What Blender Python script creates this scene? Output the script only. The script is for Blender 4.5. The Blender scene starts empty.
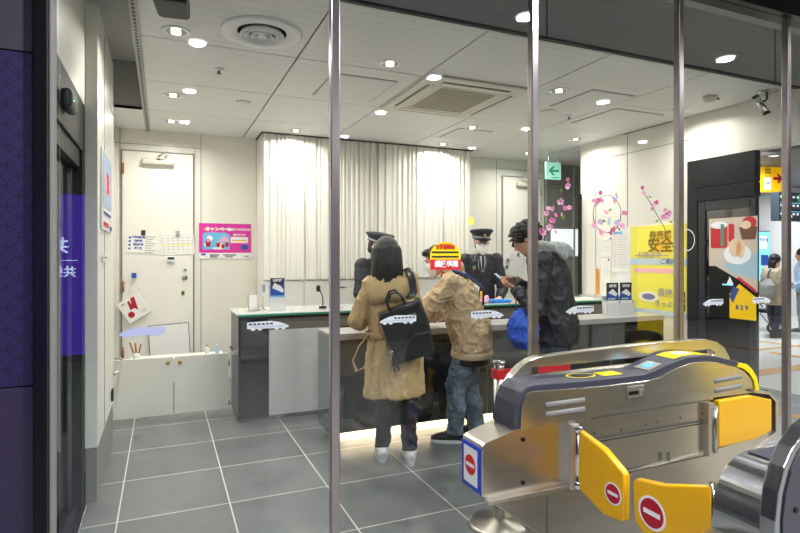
import bpy, bmesh, math, random
from mathutils import Vector, Matrix, noise, Euler
PI = math.pi
rng = random.Random(7)
SC = bpy.context.scene
COL = SC.collection
# ------------------------------------------------------------------ camera model (800x533, f=547 px)
F, CX, CY, H = 547.0, 400.0, 256.0, 1.5
TH = math.radians(23.43)
CT, ST = math.cos(TH), math.sin(TH)
GY = 2.19            # glass front
CZ = 2.96            # office ceiling
def ray(px, py):
    d = (px-CX)/F
    return Vector((d*CT+ST, -d*ST+CT, -(py-CY)/F))
def P(px, py, X=None, Y=None, Z=None):
    r = ray(px, py)
    if X is not None: k = X/r.x
    elif Y is not None: k = Y/r.y
    else: k = (Z-H)/r.z
    return Vector((r.x*k, r.y*k, H+r.z*k))
# ------------------------------------------------------------------ materials
def lin(h):
    h = h.lstrip('#'); v = [int(h[i:i+2], 16)/255 for i in (0, 2, 4)]
    return tuple(x/12.92 if x <= .04045 else ((x+.055)/1.055)**2.4 for x in v)+(1,)
MATS = {}
def mat(name, col, rough=.5, metal=0., emit=0., bump=0., bscale=40., spec=.5, var=0., vscale=6., coat=0., stretch=None, sheen=0.):
    if name in MATS: return MATS[name]
    m = bpy.data.materials.new(name); m.use_nodes = True; MATS[name] = m
    nt = m.node_tree; b = nt.nodes['Principled BSDF']
    c = lin(col) if isinstance(col, str) else tuple(col)+(1,)
    b.inputs['Base Color'].default_value = c
    b.inputs['Roughness'].default_value = rough; b.inputs['Metallic'].default_value = metal
    b.inputs['Specular IOR Level'].default_value = spec
    b.inputs['Coat Weight'].default_value = coat; b.inputs['Coat Roughness'].default_value = .05
    b.inputs['Sheen Weight'].default_value = sheen
    if emit:
        b.inputs['Emission Color'].default_value = c; b.inputs['Emission Strength'].default_value = emit
    if bump or var:
        tc = nt.nodes.new('ShaderNodeTexCoord'); mp = nt.nodes.new('ShaderNodeMapping')
        nt.links.new(tc.outputs['Object'], mp.inputs['Vector'])
        if stretch: mp.inputs['Scale'].default_value = stretch
    if bump:
        n = nt.nodes.new('ShaderNodeTexNoise'); n.inputs['Scale'].default_value = bscale; n.inputs['Detail'].default_value = 4
        nt.links.new(mp.outputs[0], n.inputs['Vector'])
        bp = nt.nodes.new('ShaderNodeBump'); bp.inputs['Strength'].default_value = bump; bp.inputs['Distance'].default_value = .02
        nt.links.new(n.outputs[0], bp.inputs['Height']); nt.links.new(bp.outputs[0], b.inputs['Normal'])
    if var:
        n = nt.nodes.new('ShaderNodeTexNoise'); n.inputs['Scale'].default_value = vscale; n.inputs['Detail'].default_value = 5
        nt.links.new(mp.outputs[0], n.inputs['Vector'])
        mr = nt.nodes.new('ShaderNodeMapRange'); mr.inputs[1].default_value = .3; mr.inputs[2].default_value = .7
        mr.inputs[3].default_value = 1-var; mr.inputs[4].default_value = 1+var
        nt.links.new(n.outputs[0], mr.inputs[0])
        mx = nt.nodes.new('ShaderNodeMix'); mx.data_type = 'RGBA'; mx.blend_type = 'MULTIPLY'; mx.inputs[0].default_value = 1
        mx.inputs[6].default_value = c; nt.links.new(mr.outputs[0], mx.inputs[7]); nt.links.new(mx.outputs[2], b.inputs['Base Color'])
    return m
def M_(n): return MATS[n]
mat('wall_white', '#eeebe2', .35, spec=.4, var=.01)
mat('panel_white', '#f2f0e8', .3)
mat('ceil_grey', '#dcdcda', .55)
mat('seam_dark', '#3c3c3c', .7)
mat('recess_grey', '#a3a4a2', .6)
mat('steel', '#d0cbc2', .3, 1., var=.04, vscale=3, stretch=(2, 2, 60), bump=.02, bscale=8)
mat('steel_h', '#c9c3b9', .25, 1., var=.05, vscale=3, stretch=(1.5, 8, 14))
mat('steel_dk', '#a9abae', .25, 1., var=.05, vscale=3, stretch=(6, 2, 2))
mat('steel_aniso', '#c6c8ca', .22, 1.)
def aniso():
    nt = MATS['steel_aniso'].node_tree; b = nt.nodes['Principled BSDF']; b.inputs['Anisotropic'].default_value = .85; b.inputs['Anisotropic Rotation'].default_value = .25
    tg = nt.nodes.new('ShaderNodeTangent'); tg.direction_type = 'RADIAL'; tg.axis = 'Y'; nt.links.new(tg.outputs[0], b.inputs['Tangent'])
aniso()
mat('chrome', '#d8d8d6', .12, 1.)
mat('mullion', '#a59c9c', .3, 1., var=.05, stretch=(80, 80, .5))
mat('black', '#0c0c0c', .4, spec=.3)
mat('black_metal', '#17181a', .3, .6)
mat('black_gloss', '#15130f', .06, coat=1., spec=.8)
mat('charcoal', '#3d3f4b', .42)
mat('charcoal_dk', '#2b2c33', .45)
mat('yellow', '#f3b500', .32, coat=.3)
mat('yellow_br', '#ffe600', .4)
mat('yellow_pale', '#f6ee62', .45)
mat('blue_sign', '#1a3fc4', .4)
mat('red', '#d8202c', .45)
mat('crimson', '#b7102c', .35)
mat('white', '#f5f5f5', .5)
mat('paper', '#f4f3ee', .7)
mat('ink', '#20222a', .6)
mat('ink_red', '#d9283a', .6)
mat('ink_blue', '#2451b0', .6)
mat('ink_grey', '#9a9ca4', .7)
mat('sky_blue', '#6fc0ee', .5)
mat('pale_blue', '#b7d2f0', .5)
mat('magenta', '#e02fa6', .5)
mat('pink', '#f7b4d0', .6)
mat('pink_dk', '#e87cae', .6)
mat('green', '#3f9a4e', .5)
mat('leaf', '#7a9a3a', .6)
mat('twig', '#4a3328', .8)
mat('orange', '#e79a1c', .5)
mat('tray_blue', '#2f8fe0', .35)
mat('bag_blue', '#1f55c8', .55, bump=.3, bscale=12)
mat('green_glass', '#3e9f7c', .1)
mat('counter_top', '#e9ece9', .1, coat=.5)
mat('counter_band', '#8f8880', .25, .3)
mat('counter_dark', '#3a3c40', .3, .3)
mat('counter_white', '#dfe0e0', .15)
mat('plinth', '#eadfc9', .5)
mat('skin', '#dba788', .5, var=.04, vscale=20)
mat('skin_light', '#e6b89c', .5)
mat('hair', '#0d0b0b', .42, bump=.6, bscale=14, stretch=(7, 7, .5))
mat('hair_fade', '#15110f', .5, bump=.6, bscale=40)
mat('coat_tan', '#d0b07c', .6, var=.08, vscale=7, bump=.7, bscale=9, stretch=(1.4,1.4,.5))
mat('jacket_beige', '#cfb28a', .6, var=.07, vscale=7, bump=.7, bscale=10)
mat('coat_stone', '#a99a84', .7)
mat('belt_tan', '#c09c6c', .6)
mat('jeans', '#62727f', .8, var=.6, vscale=10, bump=.7, bscale=12)
mat('jeans_dk', '#28303f', .8, var=.2, vscale=9)
mat('pants_black', '#14161d', .8, bump=.2, bscale=14)
mat('jacket_black', '#1a1b1f', .5, var=.15, bump=.6, bscale=8)
mat('hood_grey', '#c0c0bc', .9, bump=.3, bscale=120)
mat('uniform', '#171a26', .65, bump=.15, bscale=20)
mat('leather', '#15151a', .3, bump=.3, bscale=10, spec=.6)
mat('shirt_white', '#eeeeee', .6)
mat('mask', '#f4f4f4', .7)
mat('lens', '#20242a', .1)
mat('gold', '#c8a24a', .35, .8)
mat('shoe_white', '#e8e8e6', .5)
mat('shoe_black', '#22242a', .5)
mat('rubber', '#dcdcd8', .7)
mat('wood', '#a96a2c', .55, var=.15)
mat('purple_pole', '#26244a', .5)
mat('ac_cream', '#d9d5c8', .5)
mat('ac_grille', '#9b9677', .7)
mat('concourse_floor', '#cfcfca', .35)
mat('hall_floor', '#a3a3a0', .35)
mat('concourse_wall', '#dddde0', .5)
mat('portal_dark', '#232427', .5, spec=.25)
mat('portal_edge', '#3b3d42', .3, .4)
mat('sign_yellow', '#f2b705', .5, emit=.55)
mat('sign_board', '#27323c', .4, emit=.25)
mat('screen_cyan', '#7fd2ea', .4, emit=.9)
mat('screen_green', '#2a9a5a', .4, emit=.8)
mat('screen_pink', '#d83a78', .4, emit=.6)
mat('screen_white', '#e8eef2', .4, emit=.8)
mat('exit_green', '#2f8f74', .4, emit=.4)
mat('exit_white', '#9fe0cc', .4, emit=.5)
mat('purple_lit', '#5a2bd8', .4, emit=3.2)
mat('purple_text', '#cfe6ff', .4, emit=9)
mat('lamp_on', '#fff6e4', .4, emit=12)
mat('lamp_on_out', '#f2f5ff', .4, emit=14)
mat('led_strip', '#ffe9c4', .4, emit=8)
mat('reflector', '#e8e8e8', .18, 1.)
mat('decal_white', '#d3d8dc', .5)
mat('decal_lilac', '#b9bfe4', .5)
mat('ad_sand', '#cdbfb0', .4, emit=.25)
mat('ad_red', '#c32b34', .4, emit=.25)
mat('ad_white', '#e6eaee', .4, emit=.3)
mat('ad_green', '#5d8f80', .4, emit=.2)
mat('ad_brown', '#6d4436', .4, emit=.2)
mat('ad_cream', '#e5c9ab', .4, emit=.25)
mat('ad_blue', '#a9c6d6', .4, emit=.2)
mat('ad_yellow', '#f1c40a', .4, emit=.3)
mat('ad_navy', '#3a4a8a', .4, emit=.2)
mat('tactile', '#c99035', .6)
mat('grey_soft', '#8a8a86', .7)

def tile_mat():
    m = bpy.data.materials.new('floor_tile'); m.use_nodes = True; MATS['floor_tile'] = m
    nt = m.node_tree; N = nt.nodes; L = nt.links; b = N['Principled BSDF']
    ge = N.new('ShaderNodeNewGeometry'); mp = N.new('ShaderNodeMapping')
    mp.inputs['Location'].default_value = (.237/.61+20, -3.46/.61+20, 0); mp.inputs['Scale'].default_value = (1/.61, 1/.61, 1)
    L.new(ge.outputs['Position'], mp.inputs['Vector'])
    sp = N.new('ShaderNodeSeparateXYZ'); L.new(mp.outputs[0], sp.inputs[0])
    outs = []
    for a in (0, 1):
        fr = N.new('ShaderNodeMath'); fr.operation = 'FRACT'; L.new(sp.outputs[a], fr.inputs[0])
        s = N.new('ShaderNodeMath'); s.operation = 'SUBTRACT'; s.inputs[1].default_value = .5; L.new(fr.outputs[0], s.inputs[0])
        ab = N.new('ShaderNodeMath'); ab.operation = 'ABSOLUTE'; L.new(s.outputs[0], ab.inputs[0])
        g = N.new('ShaderNodeMath'); g.operation = 'GREATER_THAN'; g.inputs[1].default_value = .4935; L.new(ab.outputs[0], g.inputs[0])
        outs.append(g)
    mxm = N.new('ShaderNodeMath'); mxm.operation = 'MAXIMUM'; L.new(outs[0].outputs[0], mxm.inputs[0]); L.new(outs[1].outputs[0], mxm.inputs[1])
    fl = N.new('ShaderNodeVectorMath'); fl.operation = 'FLOOR'; L.new(mp.outputs[0], fl.inputs[0])
    wn = N.new('ShaderNodeTexWhiteNoise'); L.new(fl.outputs[0], wn.inputs['Vector'])
    no = N.new('ShaderNodeTexNoise'); no.inputs['Scale'].default_value = 3.5; no.inputs['Detail'].default_value = 8; L.new(ge.outputs['Position'], no.inputs['Vector'])
    ad = N.new('ShaderNodeMath'); ad.operation = 'MULTIPLY_ADD'; ad.inputs[1].default_value = .22; L.new(wn.outputs['Value'], ad.inputs[0]); L.new(no.outputs[0], ad.inputs[2])
    mr = N.new('ShaderNodeMapRange'); mr.inputs[1].default_value = .3; mr.inputs[2].default_value = .95; mr.inputs[3].default_value = 0; mr.inputs[4].default_value = 1; L.new(ad.outputs[0], mr.inputs[0])
    r = N.new('ShaderNodeMix'); r.data_type = 'RGBA'; r.inputs[6].default_value = lin('#626668'); r.inputs[7].default_value = lin('#7b7e7f'); L.new(mr.outputs[0], r.inputs[0])
    g2 = N.new('ShaderNodeMix'); g2.data_type = 'RGBA'; g2.inputs[7].default_value = lin('#dcdad2'); L.new(mxm.outputs[0], g2.inputs[0]); L.new(r.outputs[2], g2.inputs[6])
    L.new(g2.outputs[2], b.inputs['Base Color']); b.inputs['Roughness'].default_value = .3
    mr2 = N.new('ShaderNodeMapRange'); mr2.inputs[3].default_value = .22; mr2.inputs[4].default_value = .4; L.new(no.outputs[0], mr2.inputs[0]); L.new(mr2.outputs[0], b.inputs['Roughness'])
    return m
tile_mat()
def slat_mat(name, col, axis, pitch):
    m = bpy.data.materials.new(name); m.use_nodes = True; MATS[name] = m
    nt = m.node_tree; N = nt.nodes; L = nt.links; b = N['Principled BSDF']
    ge = N.new('ShaderNodeNewGeometry'); sp = N.new('ShaderNodeSeparateXYZ'); L.new(ge.outputs['Position'], sp.inputs[0])
    mu = N.new('ShaderNodeMath'); mu.operation = 'MULTIPLY'; mu.inputs[1].default_value = 1/pitch; L.new(sp.outputs[axis], mu.inputs[0])
    fr = N.new('ShaderNodeMath'); fr.operation = 'FRACT'; L.new(mu.outputs[0], fr.inputs[0])
    g = N.new('ShaderNodeMath'); g.operation = 'LESS_THAN'; g.inputs[1].default_value = .06; L.new(fr.outputs[0], g.inputs[0])
    c = lin(col); mx = N.new('ShaderNodeMix'); mx.data_type = 'RGBA'; mx.inputs[6].default_value = c
    mx.inputs[7].default_value = tuple(x*.78 for x in c[:3])+(1,); L.new(g.outputs[0], mx.inputs[0]); L.new(mx.outputs[2], b.inputs['Base Color'])
    b.inputs['Roughness'].default_value = .5
    return m
slat_mat('ceil_slat', '#e0e0de', 1, .1)
slat_mat('fascia_slat', '#b4b4b2', 2, .085)
slat_mat('recess_slat', '#cfcfcd', 1, .1)
slat_mat('conc_ceil', '#5c5c5e', 1, .12)
def shippo():
    m = bpy.data.materials.new('purple_pattern'); m.use_nodes = True; MATS['purple_pattern'] = m
    nt = m.node_tree; N = nt.nodes; L = nt.links; b = N['Principled BSDF']
    ge = N.new('ShaderNodeNewGeometry'); R = .034; masks = []
    for off in (0, .5):
        mp = N.new('ShaderNodeMapping'); mp.inputs['Scale'].default_value = (1/(2*R),)*3; mp.inputs['Location'].default_value = (off+30, 0, off)
        L.new(ge.outputs['Position'], mp.inputs['Vector'])
        fr = N.new('ShaderNodeVectorMath'); fr.operation = 'FRACTION'; L.new(mp.outputs[0], fr.inputs[0])
        sb = N.new('ShaderNodeVectorMath'); sb.operation = 'SUBTRACT'; sb.inputs[1].default_value = (.5, .5, .5); L.new(fr.outputs[0], sb.inputs[0])
        ml = N.new('ShaderNodeVectorMath'); ml.operation = 'MULTIPLY'; ml.inputs[1].default_value = (1, 0, 1); L.new(sb.outputs[0], ml.inputs[0])
        ln = N.new('ShaderNodeVectorMath'); ln.operation = 'LENGTH'; L.new(ml.outputs[0], ln.inputs[0])
        s = N.new('ShaderNodeMath'); s.operation = 'SUBTRACT'; s.inputs[1].default_value = .49; L.new(ln.outputs['Value'], s.inputs[0])
        a = N.new('ShaderNodeMath'); a.operation = 'ABSOLUTE'; L.new(s.outputs[0], a.inputs[0])
        g = N.new('ShaderNodeMath'); g.operation = 'LESS_THAN'; g.inputs[1].default_value = .022; L.new(a.outputs[0], g.inputs[0]); masks.append(g)
    mx = N.new('ShaderNodeMath'); mx.operation = 'MAXIMUM'; L.new(masks[0].outputs[0], mx.inputs[0]); L.new(masks[1].outputs[0], mx.inputs[1])
    c = N.new('ShaderNodeMix'); c.data_type = 'RGBA'; c.inputs[6].default_value = lin('#2a2254'); c.inputs[7].default_value = lin('#181430')
    L.new(mx.outputs[0], c.inputs[0]); L.new(c.outputs[2], b.inputs['Base Color']); b.inputs['Roughness'].default_value = .45
shippo()
mat('purple_plain', '#362c48', .45)
mat('purple_top', '#3c3d48', .5)
def glass_mat(name, tint=(1, 1, 1), refl=1.0):
    m = bpy.data.materials.new(name); m.use_nodes = True; MATS[name] = m
    nt = m.node_tree; N = nt.nodes; L = nt.links; N.remove(N['Principled BSDF']); o = N['Material Output']
    t = N.new('ShaderNodeBsdfTransparent'); t.inputs[0].default_value = tint+(1,)
    g = N.new('ShaderNodeBsdfGlossy'); g.inputs['Roughness'].default_value = 0.
    f = N.new('ShaderNodeFresnel'); f.inputs[0].default_value = 1.5
    # the pane is a thin box crossed without bending, so its inner face gets the same Fresnel share as its outer one
    ge = N.new('ShaderNodeNewGeometry'); io = N.new('ShaderNodeMapRange'); io.inputs[3].default_value = 1.5; io.inputs[4].default_value = 1/1.5
    L.new(ge.outputs['Backfacing'], io.inputs[0]); L.new(io.outputs[0], f.inputs[0])
    ml = N.new('ShaderNodeMath'); ml.operation = 'MULTIPLY'; ml.inputs[1].default_value = refl; L.new(f.outputs[0], ml.inputs[0])
    mx = N.new('ShaderNodeMixShader'); L.new(ml.outputs[0], mx.inputs[0]); L.new(t.outputs[0], mx.inputs[1]); L.new(g.outputs[0], mx.inputs[2])
    L.new(mx.outputs[0], o.inputs['Surface'])
glass_mat('glass', (.97, .985, .98))
glass_mat('glass_grey', (.75, .77, .77))
# ------------------------------------------------------------------ objects
def props(o, label=None, cat=None, group=None, kind=None):
    if label: o['label'] = label
    if cat: o['category'] = cat
    if group: o['group'] = group
    if kind: o['kind'] = kind
    return o
def thing(name, label, cat, loc=(0, 0, 0), rotz=0., group=None, rot=None):
    o = bpy.data.objects.new(name, None); COL.objects.link(o); o.location = loc
    o.rotation_euler = rot if rot else (0, 0, rotz); o.empty_display_size = .05
    return props(o, label, cat, group)
def link(name, me, m, parent=None, smooth=False):
    o = bpy.data.objects.new(name, me); COL.objects.link(o)
    if m is not None:
        me.materials.clear(); me.materials.append(M_(m) if isinstance(m, str) else m)
    if parent: o.parent = parent
    for p in me.polygons: p.use_smooth = smooth
    return o
class B:
    """collects shapes into one bmesh"""
    def __init__(s): s.bm = bmesh.new()
    def _xf(s, vs, T):
        if T is not None: bmesh.ops.transform(s.bm, matrix=T, verts=vs)
    def box(s, a, b, bev=0., T=None, seg=2):
        a = Vector(a); b = Vector(b)
        r = bmesh.ops.create_cube(s.bm, size=1); vs = r['verts']
        for v in vs: v.co = Vector(((a.x+b.x)/2+v.co.x*(b.x-a.x), (a.y+b.y)/2+v.co.y*(b.y-a.y), (a.z+b.z)/2+v.co.z*(b.z-a.z)))
        if bev:
            es = list({e for v in vs for e in v.link_edges})
            r = bmesh.ops.bevel(s.bm, geom=es, offset=bev, segments=seg, affect='EDGES', profile=.5)
            vs = list({v for f in r['faces'] for v in f.verts} | {v for v in vs if v.is_valid})
        s._xf(vs, T); return s
    def cyl(s, p0, p1, r0, r1=None, seg=20, cap=True):
        p0 = Vector(p0); p1 = Vector(p1); r1 = r0 if r1 is None else r1; d = p1-p0
        r = bmesh.ops.create_cone(s.bm, cap_ends=cap, segments=seg, radius1=r0, radius2=r1, depth=d.length)
        T = Matrix.Translation((p0+p1)/2) @ d.to_track_quat('Z', 'Y').to_matrix().to_4x4()
        s._xf(r['verts'], T); return s
    def ell(s, c, r, T=None, seg=20, rings=12):
        q = bmesh.ops.create_uvsphere(s.bm, u_segments=seg, v_segments=rings, radius=1)
        for v in q['verts']: v.co = Vector((c[0]+v.co.x*r[0], c[1]+v.co.y*r[1], c[2]+v.co.z*r[2]))
        s._xf(q['verts'], T); return s
    def loft(s, rings, cap=True):
        """rings: lists of equal-length points, joined in order"""
        vv = [[s.bm.verts.new(p) for p in ring] for ring in rings]; n = len(vv[0])
        for a, b in zip(vv, vv[1:]):
            for i in range(n):
                s.bm.faces.new((a[i], a[(i+1) % n], b[(i+1) % n], b[i]))
        if cap:
            s.bm.faces.new(list(reversed(vv[0]))); s.bm.faces.new(vv[-1])
        return s
    def lathe(s, prof, c=(0, 0, 0), seg=32, T=None):
        rings = []
        for r, z in prof:
            rings.append([Vector((c[0]+max(r, 1e-4)*math.cos(2*PI*i/seg), c[1]+max(r, 1e-4)*math.sin(2*PI*i/seg), c[2]+z)) for i in range(seg)])
        if T is not None: rings = [[T @ p for p in q] for q in rings]
        return s.loft(rings)
    def tube(s, pts, rad, seg=12, side=None, T=None, n=1.0):
        """pts path; rad scalar or list of scalar/(a,b); side = fixed vector for the 'a' axis"""
        pts = [Vector(p) for p in pts]; k = len(pts)
        if not isinstance(rad, (list, tuple)): rad = [rad]*k
        rings = []; up = None
        for i, p in enumerate(pts):
            t = (pts[min(i+1, k-1)]-pts[max(i-1, 0)]).normalized()
            if side is not None:
                u = Vector(side); u = (u-t*u.dot(t)).normalized()
            else:
                if up is None: up = t.orthogonal().normalized()
                u = (up-t*up.dot(t)).normalized(); up = u
            v = t.cross(u); ab = rad[i] if isinstance(rad[i], (list, tuple)) else (rad[i], rad[i])
            ring = []
            for j in range(seg):
                a = 2*PI*j/seg; c, q = math.cos(a), math.sin(a)
                c = math.copysign(abs(c)**n, c); q = math.copysign(abs(q)**n, q)
                ring.append(p+u*(ab[0]*c)+v*(ab[1]*q))
            rings.append(ring)
        if T is not None: rings = [[T @ p for p in q] for q in rings]
        return s.loft(rings)
    def quad(s, pts):
        s.bm.faces.new([s.bm.verts.new(p) for p in pts]); return s
    def mesh(s, name='m'):
        bmesh.ops.recalc_face_normals(s.bm, faces=s.bm.faces)
        me = bpy.data.meshes.new(name); s.bm.to_mesh(me); s.bm.free(); return me
    def obj(s, name, m, parent=None, smooth=False): return link(name, s.mesh(name), m, parent, smooth)
    def solid(s, name, m, parent=None, voxel=.01, smooth=2, wr=None):
        """union of everything collected, remeshed into one continuous skin; wr(p, n) -> displacement"""
        me = s.mesh('tmp'); o = bpy.data.objects.new('tmp', me); COL.objects.link(o)
        md = o.modifiers.new('r', 'REMESH'); md.mode = 'VOXEL'; md.voxel_size = voxel; md.use_smooth_shade = True
        if smooth:
            ms = o.modifiers.new('s', 'SMOOTH'); ms.iterations = smooth; ms.factor = .5
        dg = bpy.context.evaluated_depsgraph_get(); out = bpy.data.meshes.new_from_object(o.evaluated_get(dg), depsgraph=dg)
        bpy.data.objects.remove(o); bpy.data.meshes.remove(me); out.name = name
        if wr:
            ns = [v.normal.copy() for v in out.vertices]
            for v, nn in zip(out.vertices, ns): v.co += nn*wr(v.co, nn)
        return link(name, out, m, parent, True)
def curve_mesh(loops, half, bev=0.):
    cu = bpy.data.curves.new('c', 'CURVE'); cu.dimensions = '2D'; cu.fill_mode = 'BOTH'; cu.extrude = max(half-bev, .0001); cu.bevel_depth = bev; cu.bevel_resolution = 2
    cu.offset = -bev
    for lp in loops:
        sp = cu.splines.new('POLY'); sp.points.add(len(lp)-1)
        for q, (x, y) in zip(sp.points, lp): q.co = (x, y, 0, 1)
        sp.use_cyclic_u = True
    o = bpy.data.objects.new('c', cu); COL.objects.link(o); dg = bpy.context.evaluated_depsgraph_get()
    me = bpy.data.meshes.new_from_object(o.evaluated_get(dg), depsgraph=dg); bpy.data.objects.remove(o); bpy.data.curves.remove(cu)
    return me
def plate(name, loops, y0, y1, m, parent=None, bev=0., smooth=False):
    """loops in X,Z filled and extruded between y0 and y1"""
    if not isinstance(loops[0][0], (tuple, list, Vector)): loops = [loops]
    loops = [[(p[0], p[1]) for p in lp] for lp in loops]
    me = curve_mesh(loops, abs(y1-y0)/2, bev); c = (y0+y1)/2
    for v in me.vertices: v.co = Vector((v.co.x, c+v.co.z, v.co.y))
    bm = bmesh.new(); bm.from_mesh(me); bmesh.ops.remove_doubles(bm, verts=bm.verts, dist=1e-5)
    bmesh.ops.recalc_face_normals(bm, faces=bm.faces); bm.to_mesh(me); bm.free()
    o = link(name, me, m, parent, smooth)
    return o
def text_mesh(s, size, x, z, y=0., align='CENTER', bold=0., ext=.0008, xs=1.):
    cu = bpy.data.curves.new('t', 'FONT'); cu.body = s; cu.size = size; cu.align_x = align; cu.align_y = 'CENTER'; cu.extrude = ext; cu.offset = bold; cu.resolution_u = 2
    o = bpy.data.objects.new('t', cu); COL.objects.link(o); dg = bpy.context.evaluated_depsgraph_get()
    me = bpy.data.meshes.new_from_object(o.evaluated_get(dg), depsgraph=dg); bpy.data.objects.remove(o); bpy.data.curves.remove(cu)
    for v in me.vertices: v.co = Vector((x+v.co.x*xs, y-v.co.z, z+v.co.y))
    return me
def join_mesh(mes):
    bm = bmesh.new()
    for me in mes: bm.from_mesh(me); bpy.data.meshes.remove(me)
    out = bpy.data.meshes.new('j'); bm.to_mesh(out); bm.free(); return out
def circle(cx, cz, rx, rz=None, n=28, a0=0, a1=2*PI):
    rz = rz or rx
    return [(cx+rx*math.cos(a0+(a1-a0)*i/n), cz+rz*math.sin(a0+(a1-a0)*i/n)) for i in range(n)]
def rrect(x0, z0, x1, z1, r, n=5):
    pts = []
    for cx, cz, a in ((x1-r, z1-r, 0), (x0+r, z1-r, PI/2), (x0+r, z0+r, PI), (x1-r, z0+r, 1.5*PI)):
        for i in range(n+1): pts.append((cx+r*math.cos(a+PI/2*i/n), cz+r*math.sin(a+PI/2*i/n)))
    return pts
def prints(root, marks, y=-.002, name='printed_mark', t=.0012):
    """marks: (material, [('r',x0,z0,x1,z1) | ('p',loop) | ('t',text,size,x,z) ...]) drawn on the face of a flat panel (local XZ, facing -Y)"""
    k = 0
    for mm, items in marks:
        k += 1; ms = []; yy = y-.0006*k
        for it in items:
            if it[0] == 'r':
                b = B(); b.box((it[1], yy-t/2, it[2]), (it[3], yy+t/2, it[4])); ms.append(b.mesh())
            elif it[0] == 'p':
                me = curve_mesh([it[1]] if not isinstance(it[1][0][0], (tuple, list)) else it[1], t/2)
                for v in me.vertices: v.co = Vector((v.co.x, yy+v.co.z, v.co.y))
                ms.append(me)
            else:
                ms.append(text_mesh(it[1], it[2], it[3], it[4], yy, bold=it[5] if len(it) > 5 else .002, xs=it[6] if len(it) > 6 else 1))
        link('lettering' if items[0][0] == 't' else name, join_mesh(ms), mm, root)
def copy_tree(o, parent=None):
    c = o.copy(); COL.objects.link(c)
    if parent: c.parent = parent
    for ch in list(o.children): copy_tree(ch, c)
    return c
def struct(b, name, m, parent=None):
    o = b.obj(name, m, parent); o['kind'] = 'structure'; return o
def lamp(parent, loc, power, size=.12, col=(1, .93, .82), spread=150, rot=(0, 0, 0), sy=None):
    l = bpy.data.lights.new('lamp_light', 'AREA'); l.energy = power; l.color = col; l.spread = math.radians(spread)
    if sy: l.shape = 'RECTANGLE'; l.size = size; l.size_y = sy
    else: l.shape = 'DISK'; l.size = size
    o = bpy.data.objects.new('lamp_light', l); COL.objects.link(o); o.location = loc; o.rotation_euler = rot; o.parent = parent
    return o
PW_IN, PW_WASH, PW_OUT, PW_FAR, PW_LED, EXPO = 11, 18, 30, 60, 7, 0.14
# ================================================================== SETTING
def sbox(name, a, b_, m, bev=0., kind='structure', parent=None):
    b = B(); b.box(a, b_, bev); o = b.obj(name, m, parent)
    if kind: o['kind'] = kind
    return o
mat('hall_wall', '#625f5c', .6)
RX = 5.08     # right wall plane
LX = -.435    # left wall plane
# floor of office and hall
sbox('floor', (-3.2, 2.19, -.1), (6.3, 9, 0), 'floor_tile')
sbox('floor_hall', (-3.2, -4.5, -.1), (6.3, 2.19, 0), 'hall_floor')
sbox('floor_concourse', (6.3, -4.5, -.1), (22, 9, 0), 'concourse_floor')
# office ceiling, panels with open joints
xs = [-.15, .91, 1.94, 2.98, 4.0, 5.06]; ys = [3.0, 4.0, 5.0, 6.0, 7.02]
b = B()
for i in range(5):
    for j in range(4): b.box((xs[i]+.006, ys[j]+.006, CZ), (xs[i+1]-.006, ys[j+1]-.006, CZ+.02), .003, seg=1)
for j in range(2, 4): b.box((5.066, ys[j]+.006, CZ), (8, ys[j+1]-.006, CZ+.02))
b.box((-.52, 6.0, CZ), (-.165, 7.02, CZ+.02))
struct(b, 'ceiling', 'ceil_slat')
sbox('ceiling_void', (-.13, 3.02, CZ+.018), (8, 7.1, CZ+.05), 'seam_dark')
sbox('ceiling_void_back', (-.6, 6.04, CZ+.018), (-.14, 7.1, CZ+.05), 'seam_dark')
# raised recess at left and above the glass
sbox('ceiling_recess', (-.6, 2.1, 3.42), (-.14, 6.0, 3.47), 'recess_slat')
sbox('ceiling_recess_front', (-.14, 2.1, 3.42), (6.2, 3.1, 3.47), 'recess_slat')
sbox('wall_recess_end', (-.6, 6.0, CZ), (-.14, 6.04, 3.45), 'fascia_slat')
b = B(); b.box((-.16, 2.99, CZ-.002), (-.14, 6.0, 3.45)); struct(b, 'wall_recess_side', 'recess_grey')
sbox('wall_bulkhead_front', (-.14, 2.985, CZ), (5.1, 3.02, 3.45), 'fascia_slat')
b = B()
for x in (2.37, 4.75): b.box((x-.003, 2.98, CZ), (x+.003, 2.99, 3.42))
b.box((-.165, 2.975, CZ-.006), (5.08, 3.0, CZ+.012))
struct(b, 'trim_bulkhead', 'seam_dark')
b = B(); b.box((-.185, 3.0, CZ-.012), (-.135, 7.0, CZ+.012)); struct(b, 'trim_ceiling_edge', 'recess_grey')
b = B()
for k in range(70): b.box((-.168, 3.02+k*.057, CZ-.0135), (-.152, 3.05+k*.057, CZ-.011))
struct(b, 'trim_ceiling_slots', 'seam_dark')
# walls
sbox('wall_back', (-.55, 7.0, 0), (5.5, 7.1, 3.0), 'wall_white')
b = B()
for x in (-.45, .42, 4.62): b.box((x-.003, 6.996, 0), (x+.003, 7.0, CZ))
b.box((-.5, 6.996, 2.79), (.42, 7.0, 2.796)); b.box((4.62, 6.996, 2.82), (5.5, 7.0, 2.826))
struct(b, 'trim_back_joints', 'grey_soft')
sbox('wall_back_corridor', (5.5, 6.98, 0), (8, 7.1, 3.0), 'grey_soft')
b = B()
for x in (5.5, 6.05, 6.6): b.box((x, 6.95, 0), (x+.03, 6.985, CZ))
b.box((5.5, 6.95, 1.95), (8, 6.985, 1.965)); b.box((5.5, 6.95, 2.6), (8, 6.985, 2.61)); struct(b, 'trim_corridor', 'recess_grey')
o = sbox('window_corridor', (5.62, 6.955, 1.5), (7.4, 6.975, 1.93), 'screen_white');  # pale glow put in for the light reflected by this window strip
sbox('wall_left', (-.62, 3.82, 0), (-.5, 7.0, 3.05), 'wall_white')
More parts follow.
